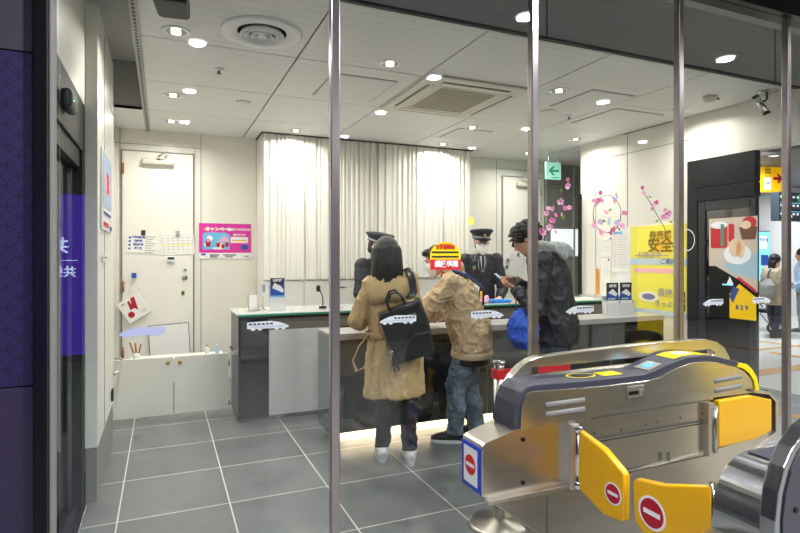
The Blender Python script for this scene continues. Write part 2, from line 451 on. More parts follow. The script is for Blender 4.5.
sbox('wall_left_upper', (-.56, 2.2, 2.41), (LX, 3.8, 3.5), 'wall_white')
sbox('wall_left_wing', (LX, 3.8, .33), (-.365, 4.95, 3.04), 'panel_white', .004)
sbox('baseboard_left', (LX+.004, 3.81, 0), (-.372, 4.95, .33), 'grey_soft')
sbox('wall_left_outer', (-.62, 4.95, 3.05), (-.5, 6.0, 3.45), 'wall_white')
b = B(); b.box((-.365, 4.2, .35), (-.362, 4.206, 3.0)); b.box((-.365, 4.6, 2.62), (-.362, 4.94, 2.626)); struct(b, 'trim_wing_joint', 'grey_soft')
sbox('wall_right', (RX, 4.08, 0), (RX+.12, 5.64, CZ), 'wall_white')
sbox('wall_right_bulkhead', (RX, 3.0, 2.49), (RX+.12, 4.08, 3.45), 'wall_white')
sbox('wall_right_return', (RX, 5.64, 0), (8, 5.7, 3.0), 'wall_white')
b = B(); b.box((RX-.004, 4.9, 0), (RX, 4.906, CZ)); b.box((RX-.004, 4.08, 2.72), (RX, 5.42, 2.726)); b.box((RX-.004, 5.42, 0), (RX, 5.426, 2.726)); struct(b, 'trim_right_joints', 'grey_soft')
b = B(); b.box((5.0, 5.62, 1.0), (5.03, 5.66, 2.3)); b.box((4.94, 5.62, 2.28), (5.03, 5.66, 2.31)); struct(b, 'trim_corner_post', 'black')
# portal on the right: dark framed doorway, its leaf slid to the back
b = B(); b.box((RX-.02, 3.96, 0), (RX+.06, 4.08, 2.49), .004); b.box((RX-.02, 3.36, 2.2), (RX+.06, 3.96, 2.49), .004)
b.box((RX-.02, 3.36, 2.06), (RX+.06, 3.96, 2.195), .004); struct(b, 'trim_portal', 'portal_dark')
d = B(); d.box((RX-.01, 3.88, 0), (RX+.04, 3.96, 2.06), .004); d.box((RX-.01, 3.36, 0), (RX+.04, 3.42, 2.06), .004); d.box((RX-.01, 3.4, 1.96), (RX+.04, 3.88, 2.06), .004); d.box((RX-.01, 3.4, 0), (RX+.04, 3.88, .12), .004)
d = d.obj('door_1', 'portal_edge'); d['kind'] = 'structure'
g = B(); g.box((RX+.005, 3.4, .12), (RX+.02, 3.88, 1.96)); g.obj('glass_pane', 'black_gloss', d)
sbox('wall_portal_pocket', (RX+.06, 3.4, 0), (RX+.08, 4.08, 2.49), 'portal_dark')
# left sliding door with dark frame
d = B(); d.box((LX-.1, 2.25, 2.12), (LX, 3.8, 2.41), .004); d.box((LX-.1, 3.7, 0), (LX, 3.8, 2.12), .003)
d.box((LX-.08, 2.25, 2.02), (LX-.015, 3.7, 2.12), .003); d.box((LX-.1, 2.25, 0), (LX-.005, 3.7, .03), .002)
d = d.obj('door_2', 'portal_dark'); d['kind'] = 'structure'
g = B(); g.box((LX-.07, 2.25, .03), (LX-.055, 3.05, 2.02)); g.box((LX-.07, 3.12, .03), (LX-.055, 3.62, 2.02)); g.obj('glass_pane', 'glass_grey', d)
g = B(); g.box((LX-.075, 3.03, .03), (LX-.045, 3.12, 2.02)); g.box((LX-.075, 3.62, .03), (LX-.045, 3.7, 2.02)); g.obj('door_stile', 'steel_dk', d)
g = B(); g.box((LX-.01, 2.5, .02), (LX+.03, 3.7, .05), .004); g.obj('floor_track', 'chrome', d)
sbox('wall_left_room', (-1.35, 2.3, 0), (-1.3, 4.4, 3.4), 'recess_grey'); sbox('wall_left_room_back', (-1.35, 4.4, 0), (-.62, 4.5, 3.4), 'recess_grey'); sbox('ceiling_left_room', (-1.35, 2.3, 2.6), (-.57, 4.4, 2.65), 'recess_grey'); sbox('wall_left_room_partition', (-.62, 3.8, 0), (-.575, 4.4, 2.6), 'recess_grey')
# back doors
def back_door(n, x0, x1, hinge_left):
    z1 = 2.71
    f = B(); f.box((x0-.01, 6.985, 0), (x0, 7.0, z1+.01)); f.box((x1, 6.985, 0), (x1+.01, 7.0, z1+.01)); f.box((x0-.01, 6.985, z1), (x1+.01, 7.0, z1+.01))
    d = B(); d.box((x0+.006, 6.975, .01), (x1-.006, 6.995, z1-.006), .002)
    d = d.obj('door_%d' % n, 'panel_white'); d['kind'] = 'structure'; f.obj('door_frame', 'grey_soft', d)
    hx = x0+.012 if hinge_left else x1-.012
    for z in (.4, 1.15, 2.5):
        q = B(); q.cyl((hx, 6.97, z-.06), (hx, 6.97, z+.06), .012, seg=10); q.obj('hinge', 'wood' if n == 3 else 'steel', d, True)
    return d
back_door(3, -.43, .335, True); back_door(4, 4.72, 5.43, False)
def closer(label, x, arm):
    t = thing('door_closer', label, 'door closer', (x, 6.975, 2.66))
    q = B(); q.box((-.17, -.07, -.1), (.17, 0, -.035), .012); q.obj('housing', 'ac_cream', t, True)
    q = B(); q.box((-.02, -.1, -.035), (.02, -.06, -.02), .004); q.tube([(0, -.08, -.02), (.05*arm, -.16, .01), (.1*arm, -.06, .05)], .01, 8); q.obj('arm', 'steel', t, True)
closer('white closer with a folded arm on the door behind the paper notices', -.05, 1)
closer('grey closer atop the plain back door beside the capped clerk', 5.12, -1)
# glass wall
mx = [-.346+i*1.0 for i in range(8)]
mx[1:5] = [.655, 1.662, 2.66, 3.61]; mx[5] = 4.61; mx[6] = 5.61; mx[7] = 6.61
for i in range(7):
    w = B(); w.box((mx[i]+.02, GY, .05), (mx[i+1]-.02, GY+.01, 3.0)); struct(w, 'window_%d' % (i+1), 'glass')
for i in range(1, 8):
    wd = .019
    w = B(); w.box((mx[i]-wd, GY-.012, 0), (mx[i]+wd, GY+.028, 3.02), .004); struct(w, 'trim_mullion_%d' % i, 'mullion')
w = B(); w.box((-.392, GY-.06, 0), (-.352, GY+.06, 3.4), .003); struct(w, 'trim_left_post', 'black_metal')
w = B(); w.box((-.351, GY-.03, 0), (-.34, GY+.04, 3.4), .002); struct(w, 'trim_left_edge', 'grey_soft')
sbox('trim_glass_header', (-.4, GY-.04, 3.0), (7, GY+.08, 3.2), 'black_metal')
sbox('trim_glass_sill', (-.4, GY-.02, 0), (7, GY+.04, .05), 'steel_dk')
sbox('wall_header_front', (-3.2, GY-.02, 3.2), (12, GY+.1, 3.6), 'recess_grey')
# purple wall left of the glass
sbox('wall_purple_top', (-3.2, GY, 2.19), (-.392, GY+.1, 3.2), 'purple_top')
sbox('wall_purple_pattern', (-3.2, GY, 1.064), (-.392, GY+.1, 2.184), 'purple_pattern')
sbox('wall_purple_lower', (-3.2, GY-.004, 0), (-.392, GY+.1, 1.06), 'purple_plain')
# concourse shell
sbox('ceiling_concourse', (-3.2, -4.5, 3.199), (22, GY-.02, 3.3), 'conc_ceil')
sbox('ceiling_concourse_far', (RX+.12, GY+.1, 3.199), (22, 9, 3.3), 'conc_ceil')
sbox('wall_concourse_far', (8.05, 8.6, 0), (22, 8.7, 3.3), 'concourse_wall')
sbox('wall_concourse_east', (21.9, -4.5, 0), (22, 9, 3.3), 'concourse_wall')
sbox('wall_concourse_rear', (-3.2, -4.6, 0), (22, -4.5, 3.3), 'hall_wall')
sbox('wall_concourse_west', (-3.3, -4.5, 0), (-3.2, 2.3, 3.3), 'hall_wall')
sbox('wall_corridor_outer', (8, 5.6, 0), (8.05, 8.6, 3.3), 'concourse_wall')
for i, (a, c) in enumerate([((5.36, 2.4), (5.48, 8)), ((8.6, -2), (8.72, 5.5)), ((9.6, 2), (9.7, 8))]):
    sbox('floor_tactile_%d' % (i+1), (a[0], a[1], 0), (c[0], c[1], .004), 'tactile')
sbox('floor_tactile_4', (6.4, 4.5, 0), (14, 4.72, .005), 'tactile')
sbox('floor_tactile_5', (6.4, 5.7, 0), (14, 5.78, .005), 'tactile')
# ================================================================== CEILING FITTINGS
def downlight(name, label, p, power, out=False, group=None, src=None, r=.072):
    if src:
        t = copy_tree(src); t.location = p; t['label'] = label
        if group: t['group'] = group
        return t
    t = thing(name, label, 'ceiling light', p, group=group)
    q = B(); q.lathe([(r*1.25, 0), (r*1.25, -.006), (r*1.02, -.008), (r*1.0, 0)], seg=32); q.obj('trim_ring', 'white', t, True)
    q = B()
    if out: q.lathe([(r*.66, -.002), (r*.98, -.005), (.001, -.006)], seg=28); q.obj('diffuser', 'lamp_on_out', t, True)
    else:
        q.lathe([(r, -.003), (r*.9, -.0035), (r*.7, .0), (r*.45, .0005), (r*.45, -.0005)], seg=28); q.obj('reflector', 'reflector', t, True)
        q = B(); q.lathe([(r*.38, -.003), (r*.34, -.008), (.001, -.01)], seg=24); q.obj('bulb', 'lamp_on', t, True)
    lamp(t, (0, 0, -.02), power, r*1.6, (.95, .97, 1) if out else (1, .95, .87), 160)
    return t
IN = [(176, 31, 'recessed office downlight nearest the raised ceiling slot, beside the black box'), (390, 63.5, 'recessed office downlight between the access hatch and the air conditioner front edge'),
      (559, 90.5, 'recessed office downlight right of the air conditioner, beside the third glass mullion'), (173, 95, 'recessed office downlight second row back above the papered door'),
      (171.5, 121, 'rearmost small downlight above the papered door'), (472.5, 127.5, 'recessed downlight just behind the air conditioner'),
      (575.6, 139, 'downlight in front of the green arrow sign'), (678.5, 109, 'downlight by the right wall behind the glass mullion'),
      (334, 111, 'downlight half hidden by the second mullion, above the ribbed wall'), (528, 153, 'tiny downlight in front of the plain back door')]
src = None
for px, py, lb in IN:
    t = downlight('ceiling_light', lb, P(px, py, Z=CZ), PW_IN, src=src, group='office downlights'); src = src or t
t = downlight('ceiling_light', 'added downlight in the side room, brightening the black sliding door glass', (-.95, 3.3, 2.6), 16)  # lamp added to brighten the room seen through the door glass
# wall washers
for x, lb in ((1.42, 'wall washer downlight brightening the left half of the ribbed wall'), (3.35, 'wall washer downlight brightening the right half of the ribbed wall')):
    t = downlight('wall_washer', lb, (x, 6.32, CZ), PW_WASH, group='wall washers')
OUT = []
src = None
for x in (.25, 2.35, 4.42, 6.5, 9.5, 12.5):
    for y in (1.2, -.22, -1.6, -3.0):
        a = ('first', 'second', 'third', 'fourth')[(1.2, -.22, -1.6, -3.0).index(y)]
        c = {.25: 'near the purple wall', 2.35: 'above the gate passage', 4.42: 'past the gate', 6.5: 'in line with the doorway', 9.5: 'in the far hall', 12.5: 'at the hall end'}[x]
        if x > 5 and y in (-.22, -3.0): continue
        t = downlight('hall_light', 'round hall downlight %s, %s row out from the glass' % (c, a), (x, y, 3.2), PW_OUT, True, 'hall downlights', src); src = src or t
for x, y, lb in ((7.5, 4.0, 'just outside the side doorway'), (9.8, 6.6, 'over the woman with the bag'), (12.6, 4.2, 'beyond the tactile strip'), (14.5, 7.2, 'by the far wall')):
    t = downlight('hall_light', 'round hall downlight '+lb, (x, y, 3.2), PW_OUT, True, 'hall downlights', src); t.scale = (1.6, 1.6, 1)
    lamp(t, (0, 0, -.03), PW_FAR, .5, (.96, .98, 1), 170)
# round air diffuser
t = thing('air_diffuser', 'large round white ceiling air diffuser with concentric rings', 'ceiling vent', (.595, 3.64, CZ))
q = B(); q.lathe([(.26, 0), (.26, -.008), (.24, -.016), (.17, -.012), (.155, 0)], seg=48); q.obj('outer_ring', 'white', t, True)
q = B(); q.lathe([(.158, -.001), (.01, -.001)], seg=40); q.obj('throat', 'seam_dark', t)
for r in (.132, .094, .058):
    q = B(); q.lathe([(r, -.002), (r+.014, -.030), (r+.006, -.034), (r-.006, -.008)], seg=40); q.obj('ring', 'white', t, True)
q = B(); q.lathe([(.028, -.004), (.03, -.026), (.022, -.034), (.001, -.036)], seg=28); q.obj('centre_cap', 'white', t, True)
# cassette air conditioner
t = thing('air_conditioner', 'square cream ceiling cassette air conditioner with beige grille', 'air conditioner', (2.46, 4.47, CZ))
q = B(); q.box((-.5, -.56, -.022), (.5, .56, 0), .012); q.obj('panel', 'ac_cream', t)
q = B(); q.box((-.27, -.32, -.03), (.27, .32, -.02), .004); q.obj('grille', 'ac_grille', t)
q = B()
for k in range(14): q.box((-.27, -.31+k*.0465, -.034), (.27, -.302+k*.0465, -.029))
q.obj('grille_bar', 'ac_cream', t)['kind'] = 'stuff'
q = B(); q.box((-.3, -.35, -.027), (.3, -.325, -.02)); q.box((-.3, .325, -.027), (.3, .35, -.02)); q.box((-.3, -.33, -.027), (-.275, .33, -.02)); q.box((.275, -.33, -.027), (.3, .33, -.02)); q.obj('grille_frame', 'ac_cream', t)
for a, c in (((-.33, -.475), (.33, -.45)), ((-.33, .45), (.33, .475)), ((-.43, -.36), (-.405, .36)), ((.405, -.36), (.43, .36))):
    q = B(); q.box((a[0], a[1], -.0235), (c[0], c[1], -.02)); q.obj('air_slot', 'black', t)
for a, c in (((-.33, -.445), (.33, -.385)), ((-.33, .385), (.33, .445)), ((-.4, -.36), (-.345, .36)), ((.345, -.36), (.4, .36))):
    q = B(); q.box((a[0], a[1], -.028), (c[0], c[1], -.02), .003); q.obj('louvre', 'ac_cream', t)
# hatches
def hatch(label, x0, y0, x1, y1):
    t = thing('access_hatch', label, 'access hatch', ((x0+x1)/2, (y0+y1)/2, CZ)); w, h = (x1-x0)/2, (y1-y0)/2
    q = B(); q.box((-w, -h, -.005), (w, h, 0)); q.obj('frame', 'recess_grey', t)
    q = B(); q.box((-w+.012, -h+.012, -.008), (w-.012, h-.012, -.004)); q.obj('lid', 'ceil_grey', t)
hatch('square ceiling hatch left of the air conditioner crossed by the mullion', 1.24, 4.2, 1.8, 4.85)
hatch('thin framed ceiling hatch near the front bulkhead at right', 3.45, 3.72, 3.95, 4.3)
hatch('faint ceiling hatch at right behind the other one', 4.1, 4.1, 4.75, 4.75)
hatch('grey ceiling hatch above the right end of the ribbed wall', 3.1, 5.45, 3.55, 5.95)
for px, py, lb, r in ((243.6, 102, 'flat round ceiling speaker above the papered door', .07), (548, 111, 'flat round ceiling speaker right of the air conditioner', .075)):
    q = B(); q.lathe([(r, 0), (r, -.006), (r*.9, -.01), (.001, -.011)], P(px, py, Z=CZ), 28); props(q.obj('ceiling_speaker', 'ac_cream', None, True), lb, 'speaker')
for px, py, lb in ((219, 69, 'small ceiling sprinkler behind the round air diffuser'), (569, 115.5, 'small ceiling sprinkler right of the air conditioner')):
    t = thing('sprinkler', lb, 'sprinkler', P(px, py, Z=CZ)); q = B(); q.lathe([(.04, 0), (.038, -.008), (.016, -.012), (.001, -.012)], seg=20); q.obj('escutcheon', 'white', t, True)
    q = B(); q.cyl((0, 0, -.012), (0, 0, -.035), .007, seg=8); q.cyl((0, 0, -.035), (0, 0, -.038), .018, seg=12); q.obj('nozzle', 'black_metal', t)
t = thing('smoke_detector', 'white ceiling detector near the right wall', 'detector', P(710.5, 97, Z=CZ))
q = B(); q.lathe([(.062, 0), (.062, -.02), (.045, -.045), (.001, -.05)], seg=28); q.obj('housing', 'ac_cream', t, True)
q = B(); q.box((.01, -.062, -.035), (.04, -.03, -.02), .002); q.obj('sensor_slot', 'black', t)
p = P(767, 91.5, Z=CZ)
t = thing('security_camera', 'chrome and black bullet security camera on bent arm under ceiling at right', 'security camera', p)
q = B(); q.lathe([(.085, 0), (.085, -.01), (.03, -.02), (.001, -.02)], seg=28); q.obj('base_plate', 'steel_dk', t, True)
q = B(); q.tube([(0, 0, -.015), (0, 0, -.06), (-.03, -.005, -.085), (-.075, 0, -.1)], .01, 10); q.obj('bracket_arm', 'black_metal', t, True)
q = B(); q.cyl((-.125, .02, -.055), (-.055, -.03, -.2), .026, .028, 20); q.obj('camera_body', 'chrome', t, True)
q = B(); q.cyl((-.057, -.029, -.195), (-.05, -.034, -.215), .03, .03, 20); q.obj('lens_ring', 'black', t, True); q = B(); q.cyl((-.13, .024, -.045), (-.122, .018, -.062), .028, .028, 20); q.obj('rear_cap', 'black', t, True)
# black box hanging near the glass, top left
p = P(172, 2, Z=2.9)
t = thing('hanging_speaker', 'black rounded box hanging under the ceiling slot at top left', 'speaker', p, math.radians(-8))
me = curve_mesh([rrect(-.085, -.12, .085, .12, .035)], .045, .008)
link('housing', me, 'black', t, True)
q = B(); q.cyl((0, 0, .03), (0, 0, .5), .012, seg=10); q.obj('hanger', 'black_metal', t, True)
# door sensor
t = thing('door_sensor', 'small grey automatic door sensor with green light on black header', 'sensor', (LX, 3.02, 2.24))
q = B(); q.box((0, -.1, -.05), (.05, .1, .04), .02, seg=3); q.obj('housing', 'charcoal_dk', t, True)
q = B(); q.ell((.05, -.05, -.01), (.004, .004, .004)); q.obj('indicator_light', mat('led_green', '#39e060', .4, emit=4), t)
# exit sign
t = thing('exit_sign', 'pale green hanging sign with a left arrow', 'sign', P(553, 171, Y=6.2))
q = B(); q.box((-.13, -.015, -.12), (.13, .015, .12), .004); q.obj('panel', 'exit_white', t)
prints(t, [('exit_green', [('p', [(-.09, 0), (-.01, .07), (.01, .05), (-.03, .015), (.09, .015), (.09, -.015), (-.03, -.015), (.01, -.05), (-.01, -.07)]), ('r', -.03, -.1, .09, -.09)])], -.017, 'arrow')
for x in (-.08, .08):
    q = B(); q.cyl((x, 0, .11), (x, 0, CZ-P(553, 171, Y=6.2).z), .005); q.obj('hanger', 'steel', t)
# ================================================================== RIBBED STORAGE WALL
def cabinet(x0, x1, label):
    t = thing('storage_cabinet', label, 'cabinet', ((x0+x1)/2, 6.6, 0), group='ribbed wall cabinets'); w = (x1-x0)/2
    q = B(); q.box((-w, 0, 0), (w, .39, CZ-.008)); q.obj('carcass', 'panel_white', t)
    # ribbed upper door: pleats of uneven width
    pts = [(-w+.012, .0)]; x = -w+.012; rr = random.Random(int(x0*100))
    while x < w-.06:
        a = rr.choice([.015, .02, .03, .045, .07]); g = rr.choice([.008, .012, .016]); dd = rr.choice([.014, .022, .03])
        x1_ = min(x+a, w-.014); pts += [(x1_, 0), (min(x1_+g, w-.013), dd)]; x = min(x1_+g, w-.013)
        a = rr.choice([.012, .02, .035]); x1_ = min(x+a, w-.014); pts += [(x1_, dd)]; pts += [(min(x1_+.006, w-.013), 0)]; x = min(x1_+.006, w-.013)
    pts.append((w-.012, 0)); u = [pts[0]]
    for p_ in pts[1:]:
        if p_[0] > u[-1][0]+1e-4: u.append(p_)
    q = B()
    for (xa, ya), (xb, yb) in zip(u, u[1:]):
        q.loft([[(xa, -.05+ya, 1.215), (xb, -.05+yb, 1.215), (xb, 0, 1.215), (xa, 0, 1.215)], [(xa, -.05+ya, CZ-.012), (xb, -.05+yb, CZ-.012), (xb, 0, CZ-.012), (xa, 0, CZ-.012)]])
    bmesh.ops.remove_doubles(q.bm, verts=q.bm.verts, dist=1e-5)
    q.obj('ribbed_door', 'panel_white', t)
    q = B(); q.box((-w+.012, -.025, .08), (w-.012, 0, 1.2), .002); d = q.obj('lower_door', 'panel_white', t)
    if w > .3:
        h = B(); h.box((-.05, -.03, 1.1), (.05, -.024, 1.115), .002); h.obj('handle', 'steel', d)
for x0, x1, lb in ((1.08, 1.58, 'narrow white ribbed cabinet behind the blue train leaflet stand'), (1.58, 2.53, 'white ribbed cabinet behind the woman with the backpack'),
                   (2.53, 3.48, 'white ribbed cabinet behind the man wearing the short beige jacket'), (3.48, 3.91, 'narrow white ribbed cabinet behind the clerk at right')):
    cabinet(x0, x1, lb)
sbox('trim_ribbed_wall_top', (1.06, 6.52, CZ-.01), (3.93, 6.99, CZ-.001), 'seam_dark')
# ================================================================== COUNTER
t = thing('ticket_counter', 'long dark ticket counter with a white top and green glass edge', 'counter', (.62, 5.07, 0))
q = B(); q.box((-.015, -.03, .965), (4.42, .6, .98), .002); q.obj('countertop', 'counter_top', t)
q = B(); q.box((-.012, -.034, .955), (4.42, -.026, .972), .001); q.obj('glass_edge', 'green_glass', t)
q = B(); q.box((0, 0, .03), (.27, .57, .955), .003); e = q.obj('end_cabinet', 'counter_dark', t)
q = B(); q.box((.02, -.006, .03), (.262, 0, .93)); q.obj('front_panel', 'black_gloss', e)
q = B(); q.tube([(-.01, .3, .62), (-.04, .3, .62), (-.04, .42, .62), (-.01, .42, .62)], .008, 8); q.obj('handle', 'chrome', e, True)
q = B(); q.box((.27, .02, .93), (4.42, .57, .957)); q.box((.27, -.002, .925), (4.42, .02, .957)); q.obj('black_band', 'black', t)
q = B(); q.box((.27, .006, .82), (4.42, .57, .925)); q.obj('grey_band', 'counter_band', t)
q = B(); q.box((.27, 0, .04), (.95, .57, .82), .002); q.obj('white_panel', 'counter_white', t)
q = B(); q.box((.95, .02, 0), (4.42, .57, .82), .002); q.obj('inner_base', 'counter_dark', t)
q = B(); q.box((.02, .02, 0), (.95, .55, .04)); q.obj('toe_kick', 'steel_dk', t)
t = thing('service_desk', 'low black glossy service desk with grey shelf top and lit plinth', 'counter', (1.2, 4.15, 0))
q = B(); q.box((0, 0, .865), (3.6, .36, .885), .002); q.box((-.004, -.01, .835), (3.6, 0, .885), .002); q.obj('shelf_top', mat('shelf_grey', '#b0aeaa', .3), t)
q = B(); q.box((0, 0, .1), (.02, .36, .865)); q.box((.0, .0, .1), (3.6, .02, .835)); q.obj('front_panel', 'black_gloss', t)
for x in (.72, 1.44, 2.16, 2.88):
    q = B(); q.box((x-.002, -.002, .1), (x+.002, .001, .835)); q.obj('panel_joint', 'grey_soft', t)
q = B(); q.box((0.02, .34, .1), (3.6, .36, .865)); q.obj('rear_panel', 'black_gloss', t)
q = B(); q.box((.08, .09, 0), (3.55, .34, .1)); q.obj('plinth', 'plinth', t)
q = B(); q.box((.1, .03, .094), (3.5, .045, .1)); q.obj('light_strip', 'led_strip', t)
lamp(t, (1.8, .045, .09), PW_LED, 3.4, (1, .82, .6), 170, (math.radians(12), 0, 0), .03)
# low swing gates between wing wall and counter
def low_gate(label, x0, x1, kn):
    t = thing('swing_gate', label, 'gate', (x0, 5.5, 0)); w = x1-x0
    q = B(); q.box((.004, 0, .03), (w-.004, .03, .565), .003); q.obj('panel', 'panel_white', t)
    q = B(); q.lathe([(.018, 0), (.018, .006), (.001, .008)], T=Matrix.Translation((w-.05 if kn else .05, 0, .51)) @ Matrix.Rotation(PI/2, 4, 'X')); q.obj('lock', 'gold', t, True)
    for z in (.1, .48):
        q = B(); q.cyl((0 if kn else w, -.004, z-.04), (0 if kn else w, -.004, z+.04), .01, seg=10); q.obj('hinge', 'steel', t, True)
low_gate('white low swing gate leaf hinged at the left wall', -.42, .09, True)
low_gate('white low swing gate leaf hinged at the counter end', .095, .585, False)
t = thing('gate_latch', 'steel and black latch bracket on the white wall by the low gate', 'latch', (-.36, 4.9, .56))
q = B(); q.tube([(0, 0, 0), (.03, .1, 0), (.03, .5, .03), (-.03, .57, .03)], .01, 8); q.obj('bar', 'steel', t, True)
q = B(); q.box((-.002, -.2, -.17), (.012, -.13, -.08), .003); q.obj('pad', 'black', t)
# ================================================================== PANELS ON WALLS
def panel(name, label, cat, p, w, h, m='paper', rz=0., t_=.006, tilt=0., group=None):
    o = thing(name, label, cat, p, group=group, rot=Euler((0, tilt, rz)))
    q = B(); q.box((-w/2, -t_/2, -h/2), (w/2, t_/2, h/2)); q.obj('sheet' if t_ < .01 else 'board', m, o)
    return o
def wP(px0, py0, px1, py1, **k):
    a = P(px0, py0, **k); c = P(px1, py1, **k); return (a+c)/2, abs(c.x-a.x) if 'X' not in k else abs(c.y-a.y), abs(a.z-c.z)
YB = 6.97
p, w, h = wP(199, 223, 251, 258.5, Y=6.992)
o = panel('poster', 'magenta campaign poster with cartoon people, right of the papered door', 'poster', p, w, h, 'white')
prints(o, [('magenta', [('r', -w/2, -h/2+.07, w/2, h/2)]),
           ('sky_blue', [('p', [(-w*.43, -h*.24), (-w*.43, h*.2), (-w*.36, h*.24), (0, h*.24), (w*.08, h*.18), (w*.08, -h*.24)])]),
           ('white', [('r', w*.1, -h*.05, w*.44, h*.12), ('p', circle(-w*.3, h*.07, .035)), ('p', circle(-w*.08, -h*.12, .028)), ('r', -w*.24, -h*.24, -w*.02, -h*.18), ('p', circle(-w*.42+.03, -h*.1, .022))]),
           ('crimson', [('p', circle(-w*.33, -h*.06, .03, .05)), ('p', circle(-w*.14, -h*.1, .022, .035)), ('p', circle(-w*.05, -h*.14, .02, .035)), ('p', circle(w*.03, -h*.1, .02, .03))]),
           ('pink', [('p', [(-w*.12, h*.0), (-w*.02, h*.18), (w*.06, h*.02), (w*.04, -h*.03)]), ('p', circle(-w*.33, -h*.0, .016)), ('p', circle(-w*.14, -h*.03, .013)), ('p', circle(-w*.05, -h*.07, .012))]),
           ('yellow', [('p', circle(-w*.36, h*.33, .028, .02)), ('r', w*.13, h*.0, w*.4, h*.035), ('p', circle(w*.07, h*.33, .02))]),
           ('white', [('t', 'キャンペーン', .052, -w*.12, h*.33, .004)]),
           ('white', [('t', '春の旅へ出かけよう', .034, w*.28, h*.33), ('t', '駅から楽しむ', .024, w*.27, h*.18)]),
           ('ink_blue', [('r', w*.3, -h*.24, w*.44, -h*.1), ('r', -w*.46, -h*.41, -w*.38, -h*.36)]),
           ('ink', [('r', -w*.3, -h*.41, -w*.12, -h*.385), ('r', -w*.05, -h*.41, w*.2, -h*.385), ('r', -w*.3, -h*.46, -w*.16, -h*.44), ('r', w*.0, -h*.46, w*.14, -h*.44), ('r', w*.36, -h*.44, w*.46, -h*.42)])])
def mag(root, x, z, m='ink'):
    q = B(); q.box((x-.022, -.016, z-.03), (x+.022, -.003, z+.03), .004); q.obj('magnet_clip', m, root)
p, w, h = wP(127, 233.5, 158, 253, Y=YB)
o = panel('notice_sheet', 'paper notice with blue lines on the left of the door under a clip', 'notice', p, w, h, 'paper', tilt=math.radians(3)); mag(o, -.0, h/2+.01)
prints(o, [('ink_blue', [('r', -w*.45, -h*.35+k*h*.19, -w*.38, -h*.25+k*h*.19) for k in range(4)]+[('t', s_, .027, -w*.14, h*.3-k*h*.19) for k, s_ in enumerate(('緊急連絡先', '案内所', '営業時間', '駅係員'))]),
           ('ink_grey', [('r', w*.08, h*.34-k*.026, w*(.42-.07*(k % 3)), h*.34-k*.026+.008) for k in range(8)])])
p, w, h = wP(161.5, 234, 194, 254.5, Y=YB)
o = panel('notice_sheet', 'faint ruled calendar sheet on the right of the door under a clip', 'notice', p, w, h, 'paper', tilt=math.radians(-2)); mag(o, 0, h/2+.01, 'ink_grey')
prints(o, [('ink_grey', [('r', -w*.45, -h*.4+k*.034, w*.45, -h*.4+k*.034+.003) for k in range(7)]+[('r', -w*.45+k*w*.15, -h*.4, -w*.45+k*w*.15+.003, h*.4) for k in range(7)]), ('yellow_pale', [('r', -w*.45, -.01, w*.45, .0)])])
p = P(171, 259.5, Y=YB)
t = thing('timer', 'small white digital timer with a black screen on the door', 'timer', p)
q = B(); q.box((-.045, -.03, -.038), (.045, 0, .038), .01); q.obj('case', 'white', t, True)
prints(t, [('ink', [('r', -.036, .0, .036, .028)]), ('sky_blue', [('p', circle(-.02, -.02, .007)), ('p', circle(0, -.02, .007)), ('p', circle(.02, -.02, .007))])], -.031, 'display')
for py, r, lb in ((269.5, .016, 'small round keyhole above the deadbolt on the papered door'), (277.5, .03, 'round steel deadbolt on the papered door')):
    t = thing('door_lock', lb, 'lock', P(185, py, Y=YB), rot=(PI/2, 0, 0))
    q = B(); q.lathe([(r, 0), (r, .01), (r*.8, .016), (.001, .016)], seg=24); q.obj('rose', 'steel_dk', t, True)
    q = B(); q.box((-r*.15, -r*.6, .016), (r*.15, r*.6, .03), .002); q.obj('thumb_turn', 'chrome', t)
o = panel('sticker', 'tiny green square sticker below the deadbolt', 'sticker', P(183, 293, Y=YB), .035, .05, 'leaf'); prints(o, [('ink', [('r', -.01, -.012, .01, .012)])], -.004)
t = thing('pamphlet_bag', 'white pamphlet with red pattern hanging by a string on the door', 'pamphlet', P(134, 308, Y=6.93), rot=Euler((0, math.radians(-32), 0)))
q = B(); q.box((-.13, -.02, -.13), (.13, .01, .13), .004); q.obj('cover', 'paper', t)
prints(t, [('crimson', [('p', [(-.01, .02), (.03, .12), (.07, .11), (.03, -.04)]), ('p', circle(-.06, -.05, .035)), ('p', [(-.04, .0), (-.02, .1), (.0, .1), (0, 0)]), ('r', -.09, .09, -.05, .1)]), ('ink_grey', [('r', .05, -.09, .1, -.085), ('r', .05, -.07, .1, -.065)])], -.022)
q = B(); a = Matrix.Rotation(math.radians(32), 4, 'Y')
q.tube([a @ Vector(v) for v in ((-.04, 0, .16), (-.05, 0, .25), (0, 0, .36), (.05, 0, .27), (.04, 0, .17))], .004, 6); q.obj('string', 'paper', t, True)
q = B(); q.box((-.025, -.02, -.03), (.025, .02, .03), .004, T=a @ Matrix.Translation((0, 0, .37))); q.obj('hook', 'ink_blue', t)
p, w, h = wP(149, 325, 189.5, 356.5, Y=6.96)
o = panel('whiteboard', 'blank white board with thin grey rim low on the door', 'board', p, w, h, 'seam_dark', tilt=math.radians(-3), t_=.014)
q = B(); q.box((-w/2+.006, -.012, -h/2+.006), (w/2-.006, -.007, h/2-.006)); q.obj('face', 'white', o)
